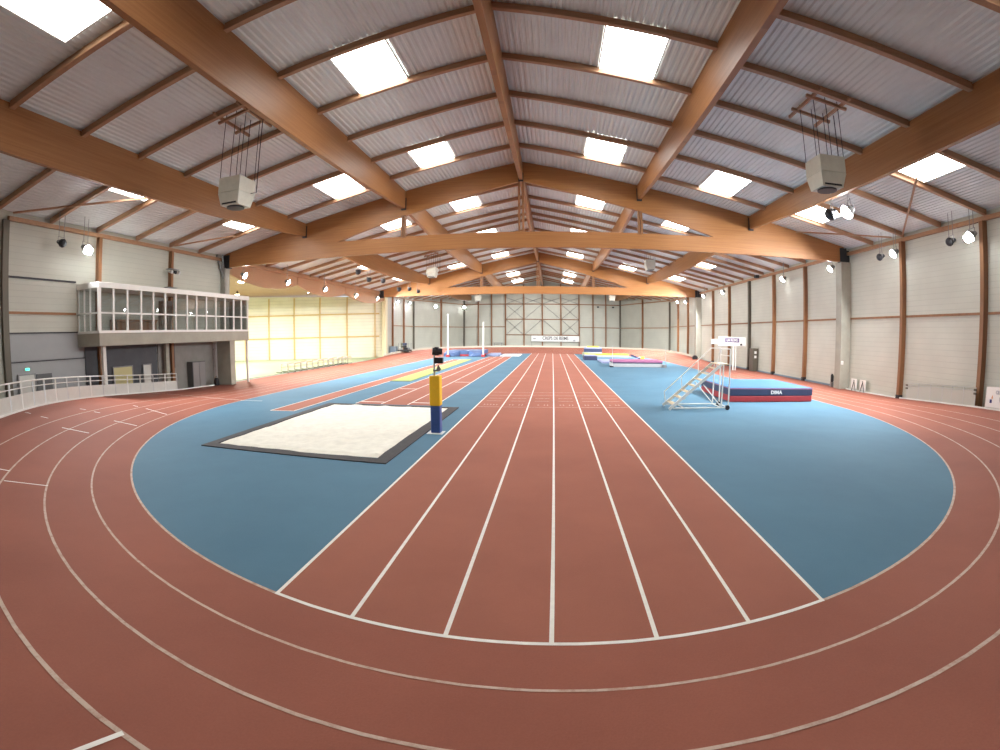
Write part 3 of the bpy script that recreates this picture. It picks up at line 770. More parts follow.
for i, (x, y, z) in enumerate(((-18.5, 42.2, 9.6), (-18.5, 45.1, 9.15), (-18.5, 49.3, 9.45), (-18.5, 55.0, 9.0), (-18.3, 58.7, 9.35), (-18.3, 62.9, 9.4))):
    floodlight(x, y, z, -8, y - 4, 'small dark unlit spotlight under outer left beam beyond the near truss, %s of six' % ORD[i], False, .5, .45)
# side hall: curved edge beams over its opening, posts and rails on its back wall
for k, (ya, yb) in enumerate(((31.0, 42.2), (42.2, 54.1), (54.1, 68.3))):
    pr = [(ya + .05 + (yb - ya - .1) * i / 12, 7.95 + .75 * abs(2 * i / 12 - 1) ** 2) for i in range(13)] + [(yb - .05, 10.0), (ya + .05, 10.0)]
    m = MB((XL, ya, 8.6)); m.prism(pr, 0, XL - .25, XL + .02)
    tag(m.build('edge_beam', WOODR), 'curved-bottom timber beam over the side hall opening, %s span' % ORD[k], 'beam', 'edge beams over the side hall')
def awall(x): return 59.0 + (x + 51) * .396
for k, x in enumerate((-26.97, -31.07, -35.07, -38.9, -42.7, -46.3)):
    post(x, awall(x) + .02, 0, 9.4, .2, .22, mat('annex_post_wood', (.62, .46, .22), .6), 'yellowish post on the back wall of the side hall, %s from its right end' % ('first' if k == 0 else ORD[k]), PI / 2 + .377, foot=False)
for z, nm in ((6.75, 'upper'), (3.25, 'lower')):
    rail((-26.3, awall(-26.3) - .06), (-50.8, awall(-50.8) - .06), z, .22, '%s rail across the back wall of the side hall' % nm, mat('annex_post_wood', (.62, .46, .22), .6))
# annex lamps
for i, (x, y) in enumerate(((-31, 40), (-41, 40), (-31, 55), (-41, 52))):
    t = thing('annex_lamp', 'warm ceiling lamp of the side hall, %s' % ['front right', 'front left', 'back right', 'back left'][i], 'lamp', (x, y, 9.3), 'ceiling lamps of the side hall')
    m = MB((x, y, 9.3)); m.tube([(x, y, 9.95), (x, y, 9.62), (x, y, 9.35)], [.05, .1, .35], n=16); m.build('shade', GREYST, t)
    m = MB((x, y, 9.3)); m.tube([(x, y, 9.34), (x, y, 9.30)], .3, n=16); m.build('bulb', mat('warm_lamp', (1, .85, .5), .5, emit=20), t)
    area('annex_light', (x, y, 9.2), (x, y, 0), .8, 1700, (1, .93, .80), spread=170)

# ------------------------------------------------------------------ glazed control room on the left wall
t = thing('control_room', 'long glazed control room raised on posts against the left wall', 'control room', (-24.4, 24, 0))
b = (-24.4, 24, 0)
Y0b, Y1b, XF = 17.05, 31.0, -23.4
def part(name, mt, fn, parent=None, bevel=0.0, **k):
    m = MB(b); fn(m); return m.build(name, mt, parent or t, bevel=bevel, **k)
part('floor_slab', CONC_COL, lambda m: m.box(XL - .02, XF + .05, Y0b - .05, Y1b + .05, 3.28, 4.0), bevel=.02)
part('sill', WPAINT, lambda m: m.box(XF - .1, XF + .08, Y0b - .06, Y1b + .06, 3.98, 4.12).box(XL + .01, XF, Y0b - .06, Y0b + .08, 3.98, 4.12))
part('roof', WPAINT, lambda m: m.box(XL + .01, XF + .1, Y0b - .08, Y1b + .06, 6.42, 6.72), bevel=.01)
part('side_wall', CONC, lambda m: m.box(XL + .01, XF - .1, Y1b - .12, Y1b, 4.0, 6.45))
mu = [17.05, 18.0, 19.0, 20.05, 21.03, 22.05, 22.98, 24.05, 24.98, 26.0, 27.05, 28.1, 29.15, 30.1, 30.95]
for y in mu: part('mullion', WPAINT, lambda m: m.box(XF - .04, XF + .06, y - (.10 if y < 17.1 else .06), y + (.10 if y < 17.1 else .06), 4.1, 6.45))
part('transom', WPAINT, lambda m: m.box(XF - .03, XF + .07, Y0b, Y1b, 5.03, 5.12))
part('transom', WPAINT, lambda m: m.box(XL + .02, XF, Y0b - .04, Y0b + .04, 5.03, 5.12))
for x in (-25.3, -24.75, -24.2): part('mullion', WPAINT, lambda m: m.box(x - .035, x + .035, Y0b - .04, Y0b + .05, 4.1, 6.45))
for a_, c_ in zip(mu, mu[1:]):
    for z0, z1 in ((4.12, 5.03), (5.12, 6.42)): part('window_pane', GLASS, lambda m: m.box(XF + .0, XF + .012, a_ + .05, c_ - .05, z0, z1))
for a_, c_ in ((-25.26, -24.79), (-24.71, -24.24), (-24.16, -23.46)):
    for z0, z1 in ((4.12, 5.03), (5.12, 6.42)): part('window_pane', GLASS, lambda m: m.box(a_, c_, Y0b, Y0b + .012, z0, z1))
part('support_post', WPAINT, lambda m: m.box(-24.28, -24.1, 17.75, 17.97, 0, 3.3))
part('support_post', CONC_COL, lambda m: m.box(-25.1, -24.88, 23.45, 23.75, 0, 3.3))
part('concrete_pier', CONC_COL, lambda m: m.box(XL + .6, XF - .05, 28.75, 29.35, 0, 3.3), bevel=.02)
part('support_post', WPAINT, lambda m: m.box(XF - .12, XF, 30.85, 31.0, 0, 3.3))
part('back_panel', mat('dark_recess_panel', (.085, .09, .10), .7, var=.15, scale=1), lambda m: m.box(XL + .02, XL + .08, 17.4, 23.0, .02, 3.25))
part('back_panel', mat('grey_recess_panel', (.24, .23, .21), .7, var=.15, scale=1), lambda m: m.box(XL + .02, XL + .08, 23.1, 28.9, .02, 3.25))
part('cable_duct', DARK, lambda m: m.tube([(XL + .12, 24.6, 3.2), (XL + .12, 24.6, 1.6), (XL + .14, 24.0, 1.2)], .05))
t = thing('back_room', 'dim cupboards and seat backs seen through the control room glass', 'cupboard', (-25.1, 22.6, 4.02))
b = (-25.1, 22.6, 4.02)
part('cupboard', mat('brown_cupboard', (.10, .06, .04), .6), lambda m: m.box(-25.34, -24.95, 23.3, 24.2, 4.03, 6.1))
part('desk', WOODZ, lambda m: m.box(-25.3, -24.7, 19.2, 22.6, 4.72, 4.8).box(-25.3, -25.2, 19.2, 22.6, 4.03, 4.72).box(-24.8, -24.7, 19.3, 19.4, 4.03, 4.72).box(-24.8, -24.7, 22.4, 22.5, 4.03, 4.72))
def door(n, x, y0, y1, z1, mt, label, dirx=1):
    e = thing('door_%d' % n, label, 'door', (x, y0, 0)); e['kind'] = 'structure'; del e['category']
    m = MB((x, y0, 0)); m.box(x, x + .06 * dirx, y0, y1, .02, z1); lf = m.build('door_leaf', mt, e)
    m = MB((x, y0, 0)); m.box(x, x + .1 * dirx, y0 - .06, y0, 0, z1 + .06).box(x, x + .1 * dirx, y1, y1 + .06, 0, z1 + .06).box(x, x + .1 * dirx, y0, y1, z1, z1 + .06); m.build('door_frame', GREYST, e)
    m = MB((x, y0, 0)); m.tube([(x + .1 * dirx, y1 - .12, 1.0), (x + .1 * dirx, y1 - .24, 1.0)], .015); m.build('door_handle', GALV, lf)
door(1, XL + .1, 19.3, 20.75, 1.95, DOORY, 'yellow door in the dark recess under the control room')
door(2, XL + .1, 21.7, 22.35, 1.95, DOORW, 'narrow pale door right of the yellow one')
door(3, XL + .02, 13.35, 14.2, 2.0, DOORW, 'pale exit door at the left edge under the green sign')
m = MB((XL, 14.3, 0)); m.box(XL + .02, XL + .1, 14.32, 15.2, .0, 2.0); tag(m.build('door_gap_panel', mat('dark_grey_panel', (.12, .12, .12), .6)), 'dark grey panel painted as the dark door gap right of the pale exit door', 'cabinet')  # no cabinet: the door gap's darkness is put into this flat panel's colour
t = thing('exit_sign', 'small glowing green exit sign above the pale exit door', 'sign', (XL + .06, 13.85, 2.3))
m = MB((XL + .06, 13.85, 2.3)); m.box(XL + .001, XL + .10, 13.7, 13.95, 2.22, 2.36); m.build('casing', WPAINT, t)
m = MB((XL + .06, 13.85, 2.3)); m.box(XL + .10, XL + .115, 13.72, 13.93, 2.24, 2.34); m.build('lit_face', EXITG, t)
t = thing('steel_locker', 'tall dark grey locker under the right end of the control room', 'locker', (XL + .4, 26.6, 0))
m = MB((XL + .4, 26.6, 0)); m.box(XL + .1, XL + .65, 25.9, 27.3, .02, 1.9); m.build('body', mat('locker_grey', (.11, .12, .12), .5), t, bevel=.01)
m = MB((XL + .4, 26.6, 0)); m.box(XL + .655, XL + .67, 25.95, 26.57, .08, 1.84); m.build('locker_door', GREYST, t)
m = MB((XL + .4, 26.6, 0)); m.box(XL + .655, XL + .67, 26.63, 27.25, .08, 1.84); m.build('locker_door', GREYST, t)
t = thing('black_bag', 'small black bag standing on the floor beside the concrete pier', 'bag', (XL + .9, 28.2, 0))
m = MB((XL + .9, 28.2, 0)); m.prism([(28.0, 0), (28.4, 0), (28.36, .42), (28.28, .55), (28.12, .55), (28.04, .4)], 0, XL + .8, XL + 1.05); m.build('bag_body', DARK, t, bevel=.03)
m = MB((XL + .9, 28.2, 0)); m.tube([(XL + .92, 28.12, .55), (XL + .92, 28.14, .68), (XL + .92, 28.26, .68), (XL + .92, 28.28, .55)], .012, n=6); m.build('handle', DARK, t)
for yy, nm in ((24.15, 'upper'), (24.0, 'lower')):
    t = thing('wall_projector', 'cluster of small grey cameras, the %s on the post behind the control room' % nm, 'camera', (XL + .4, yy, 8.2 if nm == 'upper' else 6.95), 'small cameras on the post')
    z = 8.2 if nm == 'upper' else 6.95; bb = (XL + .4, yy, z)
    m = MB(bb); m.box(XL + .28, XL + .7, yy - .45, yy + .45, z + .02, z + .07); m.build('bracket', GREYST, t)
    for k in (-.36, 0, .36):
        m = MB(bb); m.tube([(XL + .45, yy + k, z - .08), (XL + .78, yy + k + .06, z - .18)], [.09, .12], n=10); m.build('camera_body', GALV if k else DARK, t)

# ------------------------------------------------------------------ fence on the left edge of the near bend
lpts = [Vector(p) for p in lp]
lpts = sorted([p for p in lpts if p.y < 26.3], key=lambda p: p.y)
lpts = [p for p in lpts if p.y > 5.5]
def resample(P, step):
    out = [P[0]]; acc = 0
    for a, c in zip(P, P[1:]):
        d = (c - a).length; s_ = step - acc
        while s_ <= d: out.append(a.lerp(c, s_ / d)); s_ += step
        acc = (acc + d) % step
    return out
FP = resample(lpts, 1.12)
t = thing('track_fence', 'curved fence with grey panels and double top rail along the left bend', 'fence', tuple(FP[0]))
b = tuple(FP[0])
for i, p in enumerate(FP):
    m = MB(b); m.box(p.x - .03, p.x + .03, p.y - .03, p.y + .03, p.z - .02, p.z + 1.12); m.build('post', GALV if i % 3 else WPAINT, t)
for a, c in zip(FP, FP[1:]):
    m = MB(b); m.bar(a + Vector((0, 0, .35)), c + Vector((0, 0, .35)), .02, .58); m.build('panel', FENCEW, t)
for z, r in ((1.12, .03), (.88, .022)):
    m = MB(b); m.tube([p + Vector((0, 0, z)) for p in FP], r, n=8); m.build('rail', WPAINT, t)
# mesh barrier and banner on the right
rp = sorted([Vector(p) for p in RE if 9 < p[1] < 25], key=lambda p: p.y)
RPn = [p for p in resample(rp, .97) if p.y < 24.3]
bar = [p for p in RPn if p.y > 17.9]; ban = [p for p in RPn if p.y <= 17.9]
t = thing('mesh_barrier', 'pale wire barrier of six bays at the foot of the right wall', 'barrier', tuple(bar[0])); b = tuple(bar[0])
for p in bar:
    m = MB(b); m.tube([p, p + Vector((0, 0, .95))], .02, n=8); m.build('post', GALV, t)
for a, c in zip(bar, bar[1:]):
    m = MB(b); m.bar(a + Vector((0, 0, .42)), c + Vector((0, 0, .42)), .01, .72); m.build('panel', mat('barrier_panel', (.47, .475, .42), .5), t)
for z in (.95, .82): m = MB(b); m.tube([p + Vector((0, 0, z)) for p in bar], .014, n=6); m.build('rail', GALV, t)
for p in (bar[0], bar[-1]):
    for z in (.6, .78): m = MB(b); m.box(p.x - .06, p.x - .02, p.y - .08, p.y + .08, p.z + z, p.z + z + .1); m.build('clamp', STEEL, t)
t = thing('sponsor_banner', 'white banner with grey letters and navy logo on the rightmost barrier', 'banner', tuple(ban[0])); b = tuple(ban[0])
m = MB(b); vs = []
for p in ban: vs += [p + Vector((-.05, 0, .1)), p + Vector((-.05, 0, 1.02))]
m.add(vs, [(2 * i, 2 * i + 2, 2 * i + 3, 2 * i + 1) for i in range(len(ban) - 1)])
for f in range(len(ban)): pass
ob = m.build('cloth', BANNER, t); md = ob.modifiers.new('s', 'SOLIDIFY'); md.thickness = .012
for p in ban[:-1]: m = MB(b); m.tube([p, p + Vector((0, 0, 1.02))], .02, n=8); m.build('post', GALV, t)
e = ban[-1]; e2 = ban[-2]; ang = math.atan2((e2 - e).y, (e2 - e).x)
def onban(dist, z, name, body, size, mt, bold=0.01):
    q = e + (e2 - e).normalized() * dist; off = Vector((-.075, 0, 0))
    return text_mesh(body, size, mt, name, t, q + off + Vector((0, 0, z)) - Vector(b), (PI / 2, 0, ang), bold)
m = MB(b); q = e + (e2 - e).normalized() * .35
dd = (e2 - e).normalized()
m.add([q + Vector((-.07, 0, .3)), q + dd * .18 + Vector((-.07, 0, .3)), q + dd * .18 + Vector((-.07, 0, .46)), q + Vector((-.07, 0, .46))], [(0, 1, 2, 3)]); m.build('logo', INKN, t)
m = MB(b); q = q + dd * .1
m.add([q + Vector((-.07, 0, .5)), q + dd * .16 + Vector((-.07, 0, .5)), q + dd * .1 + Vector((-.07, 0, .68))], [(0, 1, 2)]); m.build('logo', ORANGE, t)
onban(1.25, .48, 'lettering', 'C', .42, INKG); onban(.95, .78, 'lettering', 'CR', .22, INKG)

# ------------------------------------------------------------------ sand pit
t = thing('sand_pit', 'large rectangular pit of white sand with a black surround on the infield', 'sand pit', (-7.8, 16.6, 0)); b = (-7.8, 16.6, 0)
QX0, QX1, QY0, QY1 = -11.15, -4.42, 11.6, 21.5
m = MB(b)
o_ = [(QX0, QY0 + .15), (QX1, QY0 - .1), (QX1 + .05, QY1), (QX0 - .1, QY1 + .15)]; w_ = .40
i_ = [(QX0 + w_, QY0 + w_ + .1), (QX1 - w_, QY0 + w_ - .12), (QX1 - w_, QY1 - .3), (QX0 + w_ * .8, QY1 - .2)]
n8 = 12; O = []; I = []
for k in range(4):
    for j in range(n8):
        u = j / n8; a1, a2 = o_[k], o_[(k + 1) % 4]; c1, c2_ = i_[k], i_[(k + 1) % 4]; jit = (rr.random() - .5) * .10
        O.append((a1[0] + (a2[0] - a1[0]) * u, a1[1] + (a2[1] - a1[1]) * u)); I.append((c1[0] + (c2_[0] - c1[0]) * u + jit, c1[1] + (c2_[1] - c1[1]) * u + jit))
N_ = len(O); vs = [(x, y, .03) for x, y in O] + [(x, y, .045) for x, y in I] + [(x, y, 0) for x, y in O] + [(x, y, -.02) for x, y in I]
m.add(vs, [f for i in range(N_) for f in ((i, (i + 1) % N_, N_ + (i + 1) % N_, N_ + i), (2 * N_ + i, 2 * N_ + (i + 1) % N_, (i + 1) % N_, i), (N_ + i, N_ + (i + 1) % N_, 3 * N_ + (i + 1) % N_, 3 * N_ + i))])
m.build('border', BLACK, t)
from mathutils import noise
m = MB(b); nx, ny = 60, 90; vs = []
for j in range(ny + 1):
    for i in range(nx + 1):
        x = QX0 + .32 + (QX1 - .36 - QX0 - .3) * i / nx; y = QY0 + .45 + (QY1 - QY0 - .65) * j / ny
        z = .02 + .05 * noise.noise(Vector((x * 1.1, y * 1.1, 0))) + .03 * noise.noise(Vector((x * 3.3, y * 3.3, 4)))
        edge = min(i, nx - i, j, ny - j)
        vs.append((x, y, max(.012, z + .02) if edge > 1 else .012))
m.add(vs, [(j * (nx + 1) + i, j * (nx + 1) + i + 1, (j + 1) * (nx + 1) + i + 1, (j + 1) * (nx + 1) + i) for j in range(ny) for i in range(nx)])
sd = m.build('sand', SAND, t, smooth=True); sd['kind'] = 'stuff'

# padded post
t = thing('padded_post', 'square post padded blue below and yellow above beside the sand pit', 'padded post', (-4.05, 15.8, 0)); b = (-4.05, 15.8, 0)
part('base_plate', WPAINT, lambda m: m.box(-4.34, -3.78, 15.5, 16.05, .004, .02), bevel=.005)
part('blue_pad', BPAD, lambda m: m.box(-4.215, -3.875, 15.64, 15.98, .02, .97), bevel=.03)
part('yellow_pad', YPAD, lambda m: m.box(-4.23, -3.86, 15.62, 16.0, .97, 2.0), bevel=.03)
pp_ = part('pole', GALV, lambda m: m.tube([(-4.08, 15.8, 2.0), (-4.08, 15.8, 2.9)], .035, n=10))
part('monitor', DARK, lambda m: m.box(-4.05, -3.75, 15.62, 15.8, 2.42, 2.62).box(-4.05, -3.9, 15.8, 15.95, 2.45, 2.55), pp_, bevel=.01)
part('camera_head', DARK, lambda m: m.tube([(-4.1, 15.6, 2.84), (-3.78, 15.7, 2.82)], [.13, .11], n=14).tube([(-3.95, 15.62, 2.7), (-3.95, 15.62, 2.98)], .08, n=10), pp_)
part('lower_clamp', GREYST, lambda m: m.box(-4.1, -3.88, 15.68, 15.84, 2.15, 2.22).add([(-4.0, 15.7, 2.2), (-3.82, 15.7, 2.2), (-3.92, 15.7, 2.38), (-4.0, 15.78, 2.2), (-3.82, 15.78, 2.2), (-3.92, 15.78, 2.38)], [(0, 1, 2), (5, 4, 3), (0, 3, 4, 1), (1, 4, 5, 2), (2, 5, 3, 0)]))

# ------------------------------------------------------------------ rolling access stairs on the right
t = thing('access_stairs', 'white rolling stairs with cream treads on the right infield', 'stairs', (7.0, 21.8, 0)); b = (7.0, 21.8, 0)
YA, YB = 21.15, 22.45; xb0, xt0, zt = 5.5, 7.95, 2.15
for y in (YA, YB):
    part('stringer', WPAINT, lambda m: m.bar((xb0 - .1, y, .05), (xt0, y, zt), .06, .13))
    part('leg', WPAINT, lambda m: m.tube([(8.02, y, .12), (8.05, y, zt)], .036, n=8))
    part('base_rail', WPAINT, lambda m: m.tube([(xb0 + .1, y, .1), (8.3, y, .12)], .032, n=8))
    part('handrail', WPAINT, lambda m: m.tube(([(xb0 - .05, y, .72), (xt0 - .1, y, zt + .72), (8.38, y, zt + .72), (8.38, y, zt)] if y == YB else [(xt0 - .25, y, zt - .1), (xt0 - .1, y, zt + .72), (8.38, y, zt + .72), (8.38, y, zt)]), .028, n=8))
    if y == YB:
        part('baluster', WPAINT, lambda m: m.tube([(xb0 - .05, y, .72), (xb0 + .05, y, .1)], .02, n=8))
        for u in (.35, .7): part('baluster', WPAINT, lambda m: m.tube([(xb0 + (xt0 - xb0) * u, y, .05 + zt * u), (xb0 + (xt0 - xb0) * u - .05, y, .72 + (zt) * u)], .018, n=8))
    part('diagonal_brace', WPAINT, lambda m: m.tube([(7.05, y, 1.2), (8.02, y, .15)], .028, n=8))
    tl = part('top_leg', WPAINT, lambda m: m.tube([(8.38, y, .12), (8.38, y, zt)], .036, n=8))
    part('wheel', DARK, lambda m: m.tube([(8.34, y - .04, .12), (8.34, y + .04, .12)], .115, n=20), tl)
for u, (xa, ya) in enumerate(((6.1, 0), (8.02, 0), (8.38, 0))):
    part('cross_bar', WPAINT, lambda m: m.tube([(xa, YA, .12), (xa, YB, .12)], .028, n=8))
for k in range(7):
    u = (k + .7) / 7.4; x = xb0 + (xt0 - xb0) * u; z = .05 + (zt - .05) * u
    part('tread', TREAD, lambda m: m.box(x - .13, x + .13, YA + .03, YB - .03, z - .02, z + .02), bevel=.005)
part('platform', TREAD, lambda m: m.box(xt0 - .08, 8.41, YA + .02, YB - .02, zt - .03, zt + .02))
for z in (.4, .72): part('guard_rail', WPAINT, lambda m: m.tube([(8.38, YA, zt + z), (8.38, YB, zt + z)], .02, n=8))

# ------------------------------------------------------------------ landing mats
def slabmat(name, label, x0, x1, y0, y1, layers, cat='mat', grp='landing mats', txt=None, z=0.002):
    t = thing(name, label, cat, ((x0 + x1) / 2, (y0 + y1) / 2, z), grp); bb = ((x0 + x1) / 2, (y0 + y1) / 2, z); zz = z
    for pn, h, mt, inset in layers:
        m = MB(bb); m.box(x0 + inset, x1 - inset, y0 + inset, y1 - inset, zz, zz + h); lay = m.build(pn, mt, t, bevel=min(.04, h * .3)); zz += h
    return t, bb, zz
t, bb, zz = slabmat('landing_mat', 'large blue-topped crash mat with red and navy sides behind the white stairs', 9.5, 14.65, 23.75, 28.9,
                    (('lower_band', .34, MRED, .02), ('upper_band', .36, MNAVY, 0.0), ('piping', .035, MPINK, -.01), ('top_sheet', .03, MBLUE, .01)))
text_mesh('DIMA', .26, BANNER, 'lettering', t, Vector((12.3, 23.73, .52)) - Vector(bb), (PI / 2, 0, 0), .012, 1.1)
t, bb, zz = slabmat('landing_mat', 'pink-topped high-jump mat on a grey base between two thin uprights', 6.4, 12.0, 50.0, 53.0,
                    (('base', .38, MGREY, 0.0), ('dark_band', .12, MNAVY, .02), ('top_sheet', .22, MPINK, .01)))
t, bb, zz = slabmat('landing_mat', 'low lilac mat lying just behind the pink high-jump mat', 5.9, 11.8, 56.0, 62.0, (('body', .22, MLILAC, 0),))
t, bb, zz = slabmat('landing_mat', 'small navy block mat beside the sprint straight on the right', 4.15, 5.9, 62.5, 65.0, (('body', .55, MNAVY, 0), ('top_sheet', .1, MLILAC, .05)))
t, bb, zz = slabmat('landing_mat', 'long thin yellow mat stretched across the far right infield', 4.9, 11.6, 71.0, 72.5, (('body', .30, MGREY, 0), ('top_sheet', .22, MYEL, .01)))
t, bb, zz = slabmat('landing_mat', 'stacked blue mat with a yellow lid at the far end, right of the straight', 5.2, 8.2, 78.0, 79.4, (('lower', .5, MGREY, 0), ('body', .55, MNAVY, 0), ('grey_sheet', .2, MLILAC, .05), ('top_sheet', .22, MYEL, .5)))
t, bb, zz = slabmat('landing_mat', 'small green-grey block mat at the far end beside the straight', 4.7, 5.5, 73.2, 74.8, (('body', .6, mat('mat_grey_green', (.28, .34, .22), .5), 0),))
t = thing('folding_mat', 'folded yellow and navy wedge mat right of the long yellow one', 'mat', (12.4, 66, 0), 'landing mats'); b = (12.4, 66, 0)
part('navy_side', MNAVY, lambda m: m.add([(11.2, 66, .45), (12.4, 66, .003), (12.4, 67.2, .003), (11.2, 67.2, .45), (11.2, 66, .7), (12.6, 66, .2), (12.6, 67.2, .2), (11.2, 67.2, .7)], [(0, 1, 2, 3), (4, 7, 6, 5), (0, 4, 5, 1), (1, 5, 6, 2), (2, 6, 7, 3), (3, 7, 4, 0)]))
part('yellow_top', MYEL, lambda m: m.box(12.5, 13.1, 66, 67.2, .003, .4))
part('pale_flap', MLILAC, lambda m: m.bar((11.4, 65.8, .05), (12.5, 65.8, .35), 1.0, .06))
for x, nm in ((6.35, 'left'), (12.25, 'right')):
    t = thing('jump_upright', 'thin high-jump upright at the %s end of the pink mat' % nm, 'upright', (x, 49.8, 0), 'high-jump uprights'); b = (x, 49.8, 0)
    part('base', DARK if nm == 'left' else GREYST, lambda m: m.box(x - .3, x + .1, 49.6, 50.0 - .02, .003, .12 if nm == 'left' else .3), bevel=.01)
    part('pole', GALV, lambda m: m.tube([(x, 49.8, .1), (x, 49.8, 2.3)], .025, n=8))
# pole-vault landing area, left
t = thing('vault_landing', 'blue pole-vault landing mats with red skirts at the far left of the infield', 'mat', (-13.2, 72, 0), 'landing mats'); b = (-13.2, 72, 0)
VBLUE = mat('mat_vault_blue', (.065, .12, .26), .5, var=.1, scale=2)
part('rear_mat', VBLUE, lambda m: m.box(-16.1, -10.4, 70.9, 76.5, .3, .85), bevel=.04)
part('skirt', MRED, lambda m: m.box(-16.15, -10.35, 70.85, 76.5, .005, .3), bevel=.02)
part('front_wing', VBLUE, lambda m: m.add([(-16.1, 69.3, .05), (-14.6, 69.3, .05), (-13.9, 70.85, .05), (-16.1, 70.85, .05), (-16.1, 69.3, .5), (-14.9, 69.5, .5), (-14.0, 70.85, .8), (-16.1, 70.85, .8)], [(3, 2, 1, 0), (4, 5, 6, 7), (0, 1, 5, 4), (1, 2, 6, 5), (2, 3, 7, 6), (3, 0, 4, 7)]))
part('front_wing', VBLUE, lambda m: m.add([(-11.9, 69.3, .05), (-10.4, 69.3, .05), (-10.4, 70.85, .05), (-12.6, 70.85, .05), (-11.6, 69.5, .5), (-10.4, 69.3, .5), (-10.4, 70.85, .8), (-12.5, 70.85, .8)], [(3, 2, 1, 0), (4, 5, 6, 7), (0, 1, 5, 4), (1, 2, 6, 5), (2, 3, 7, 6), (3, 0, 4, 7)]))
for x, h, nm in ((-15.4, 6.4, 'taller left'), (-10.1, 5.1, 'right')):
    t = thing('vault_upright', 'tall white pole-vault upright, the %s one of the pair' % nm, 'upright', (x, 69.0, 0), 'pole-vault uprights'); b = (x, 69.0, 0)
    part('base', MRED, lambda m: m.box(x - .25, x + .25, 68.6, 69.2, .003, .35), bevel=.02)
    part('mast', WPAINT, lambda m: m.box(x - .09, x + .09, 68.93, 69.07, .3, h), bevel=.01)
t, bb, zz = slabmat('floor_mat', 'white flat mat lying beside the far end of the sprint straight', -7.9, -5.0, 70.8, 77.5, (('body', .08, BANNER, 0),), grp=None, z=.006)
t, bb, zz = slabmat('floor_mat', 'pale blue low mat right of the pole-vault landing mats', -10.0, -8.3, 71.5, 76.5, (('body', .3, MLILAC, 0),), grp=None, z=.006)
t = thing('green_mat', 'long lime-green mat rolled out beside the narrow red runway', 'mat', (-11.2, 46, 0)); b = (-11.2, 46, 0)
part('sheet', MGREEN, lambda m: m.prism([(-11.85, 33.2), (-10.3, 33.2), (-10.6, 62), (-12.0, 62)], 2, .006, .03))
part('edge_strip', mat('mat_edge_dark_green', (.22, .28, .10), .7), lambda m: m.prism([(-11.86, 33.05), (-10.29, 33.05), (-10.3, 33.2), (-11.86, 33.2)], 2, .006, .034))

# ------------------------------------------------------------------ banners
t = thing('wall_banner', 'long white banner lettered in dark capitals low on the far wall', 'banner', (.65, YF - .4, 1.7)); b = (.65, YF - .4, 1.7)
part('cloth', BANNER, lambda m: m.box(-4.55, 5.75, YF - .42, YF - .39, 1.75, 2.98))
text_mesh('CREPS DE REIMS', 1.0, INK, 'lettering', t, (-.05, -.05, .72), (PI / 2, 0, 0), .012, .78)
for P_ in (((-4.55, YF - .36, 1.7), (5.75, YF - .36, 1.7)), ((-4.5, YF - .36, 1.7), (-4.5, YF - .36, .0)), ((5.7, YF - .36, 1.7), (5.7, YF - .36, .0))): part('frame_tube', GREYST, lambda m: m.tube(P_, .04, n=6))
part('logo', INKG, lambda m: m.box(4.4, 4.9, YF - .43, YF - .42, 1.85, 2.2))
part('logo', INKG, lambda m: m.box(-4.2, -3.6, YF - .43, YF - .42, 2.2, 2.5))
t = thing('timing_board', 'white board with purple lettering on legs before the right wall, behind the stairs', 'board', (19.9, 52.5, 0)); b = (19.9, 52.5, 0)
part('board', BANNER, lambda m: m.bar((17.4, 47.2, 3.0), (20.6, 47.2, 3.0), .10, .95), bevel=.01)
part('wing', BANNER, lambda m: m.box(16.6, 17.4, 47.15, 47.25, 2.7, 3.2))
part('logo_panel', INKP, lambda m: m.box(18.15, 19.8, 47.13, 47.15, 2.9, 3.34))
text_mesh('LA REIMS', .38, BANNER, 'lettering', t, Vector((18.98, 47.12, 3.12)) - Vector(b), (PI / 2, 0, 0), .005, .85)
part('leg', WPAINT, lambda m: m.box(19.1, 19.25, 47.2, 47.3, 0, 2.6))
part('leg', WPAINT, lambda m: m.box(19.4, 19.5, 47.2, 47.3, 0, 2.6))
part('spotlight', DARK, lambda m: m.box(19.9, 20.1, 47.05, 47.14, 2.6, 2.78))
part('spotlight', DARK, lambda m: m.box(16.7, 16.85, 47.05, 47.14, 2.62, 2.74))
t = thing('dark_cabinet', 'tall narrow dark cabinet with two white labels beside the dark steel post', 'cabinet', (21.2, 46.4, 0)); b = (21.2, 46.4, 0)
part('body', STEEL, lambda m: m.box(20.95, 21.55, 46.0, 47.0, 0, 2.35), bevel=.01)
for z in (1.35, 1.8): part('label', BANNER, lambda m: m.box(21.1, 21.35, 45.985, 45.998, z, z + .26))
t = thing('fire_extinguisher', 'small black extinguisher against the near concrete column of the right wall', 'extinguisher', (21.1, 31.6, 0)); b = (21.1, 31.6, 0)
part('cylinder', DARK, lambda m: m.tube([(21.2, 31.6, .35), (21.2, 31.6, .4), (21.2, 31.6, .85), (21.2, 31.6, .95)], [.09, .11, .11, .04], n=16))
part('nozzle', DARK, lambda m: m.tube([(21.2, 31.6, .93), (21.12, 31.55, .98), (21.08, 31.5, .7)], .02, n=6))
part('wall_bracket', GREYST, lambda m: m.box(21.3, 21.59, 31.56, 31.64, .4, .8).box(21.1, 21.3, 31.5, 31.7, .0, .36))
t = thing('column_sign', 'small white notice fixed to the near concrete column', 'sign', (20.74, 30.0, 1.9)); b = (20.74, 30.0, 1.9)
part('plate', BANNER, lambda m: m.box(20.80, 21.0, 29.935, 29.949, 1.75, 2.0))
part('mark', INK, lambda m: m.box(20.83, 20.97, 29.93, 29.936, 1.84, 1.87))
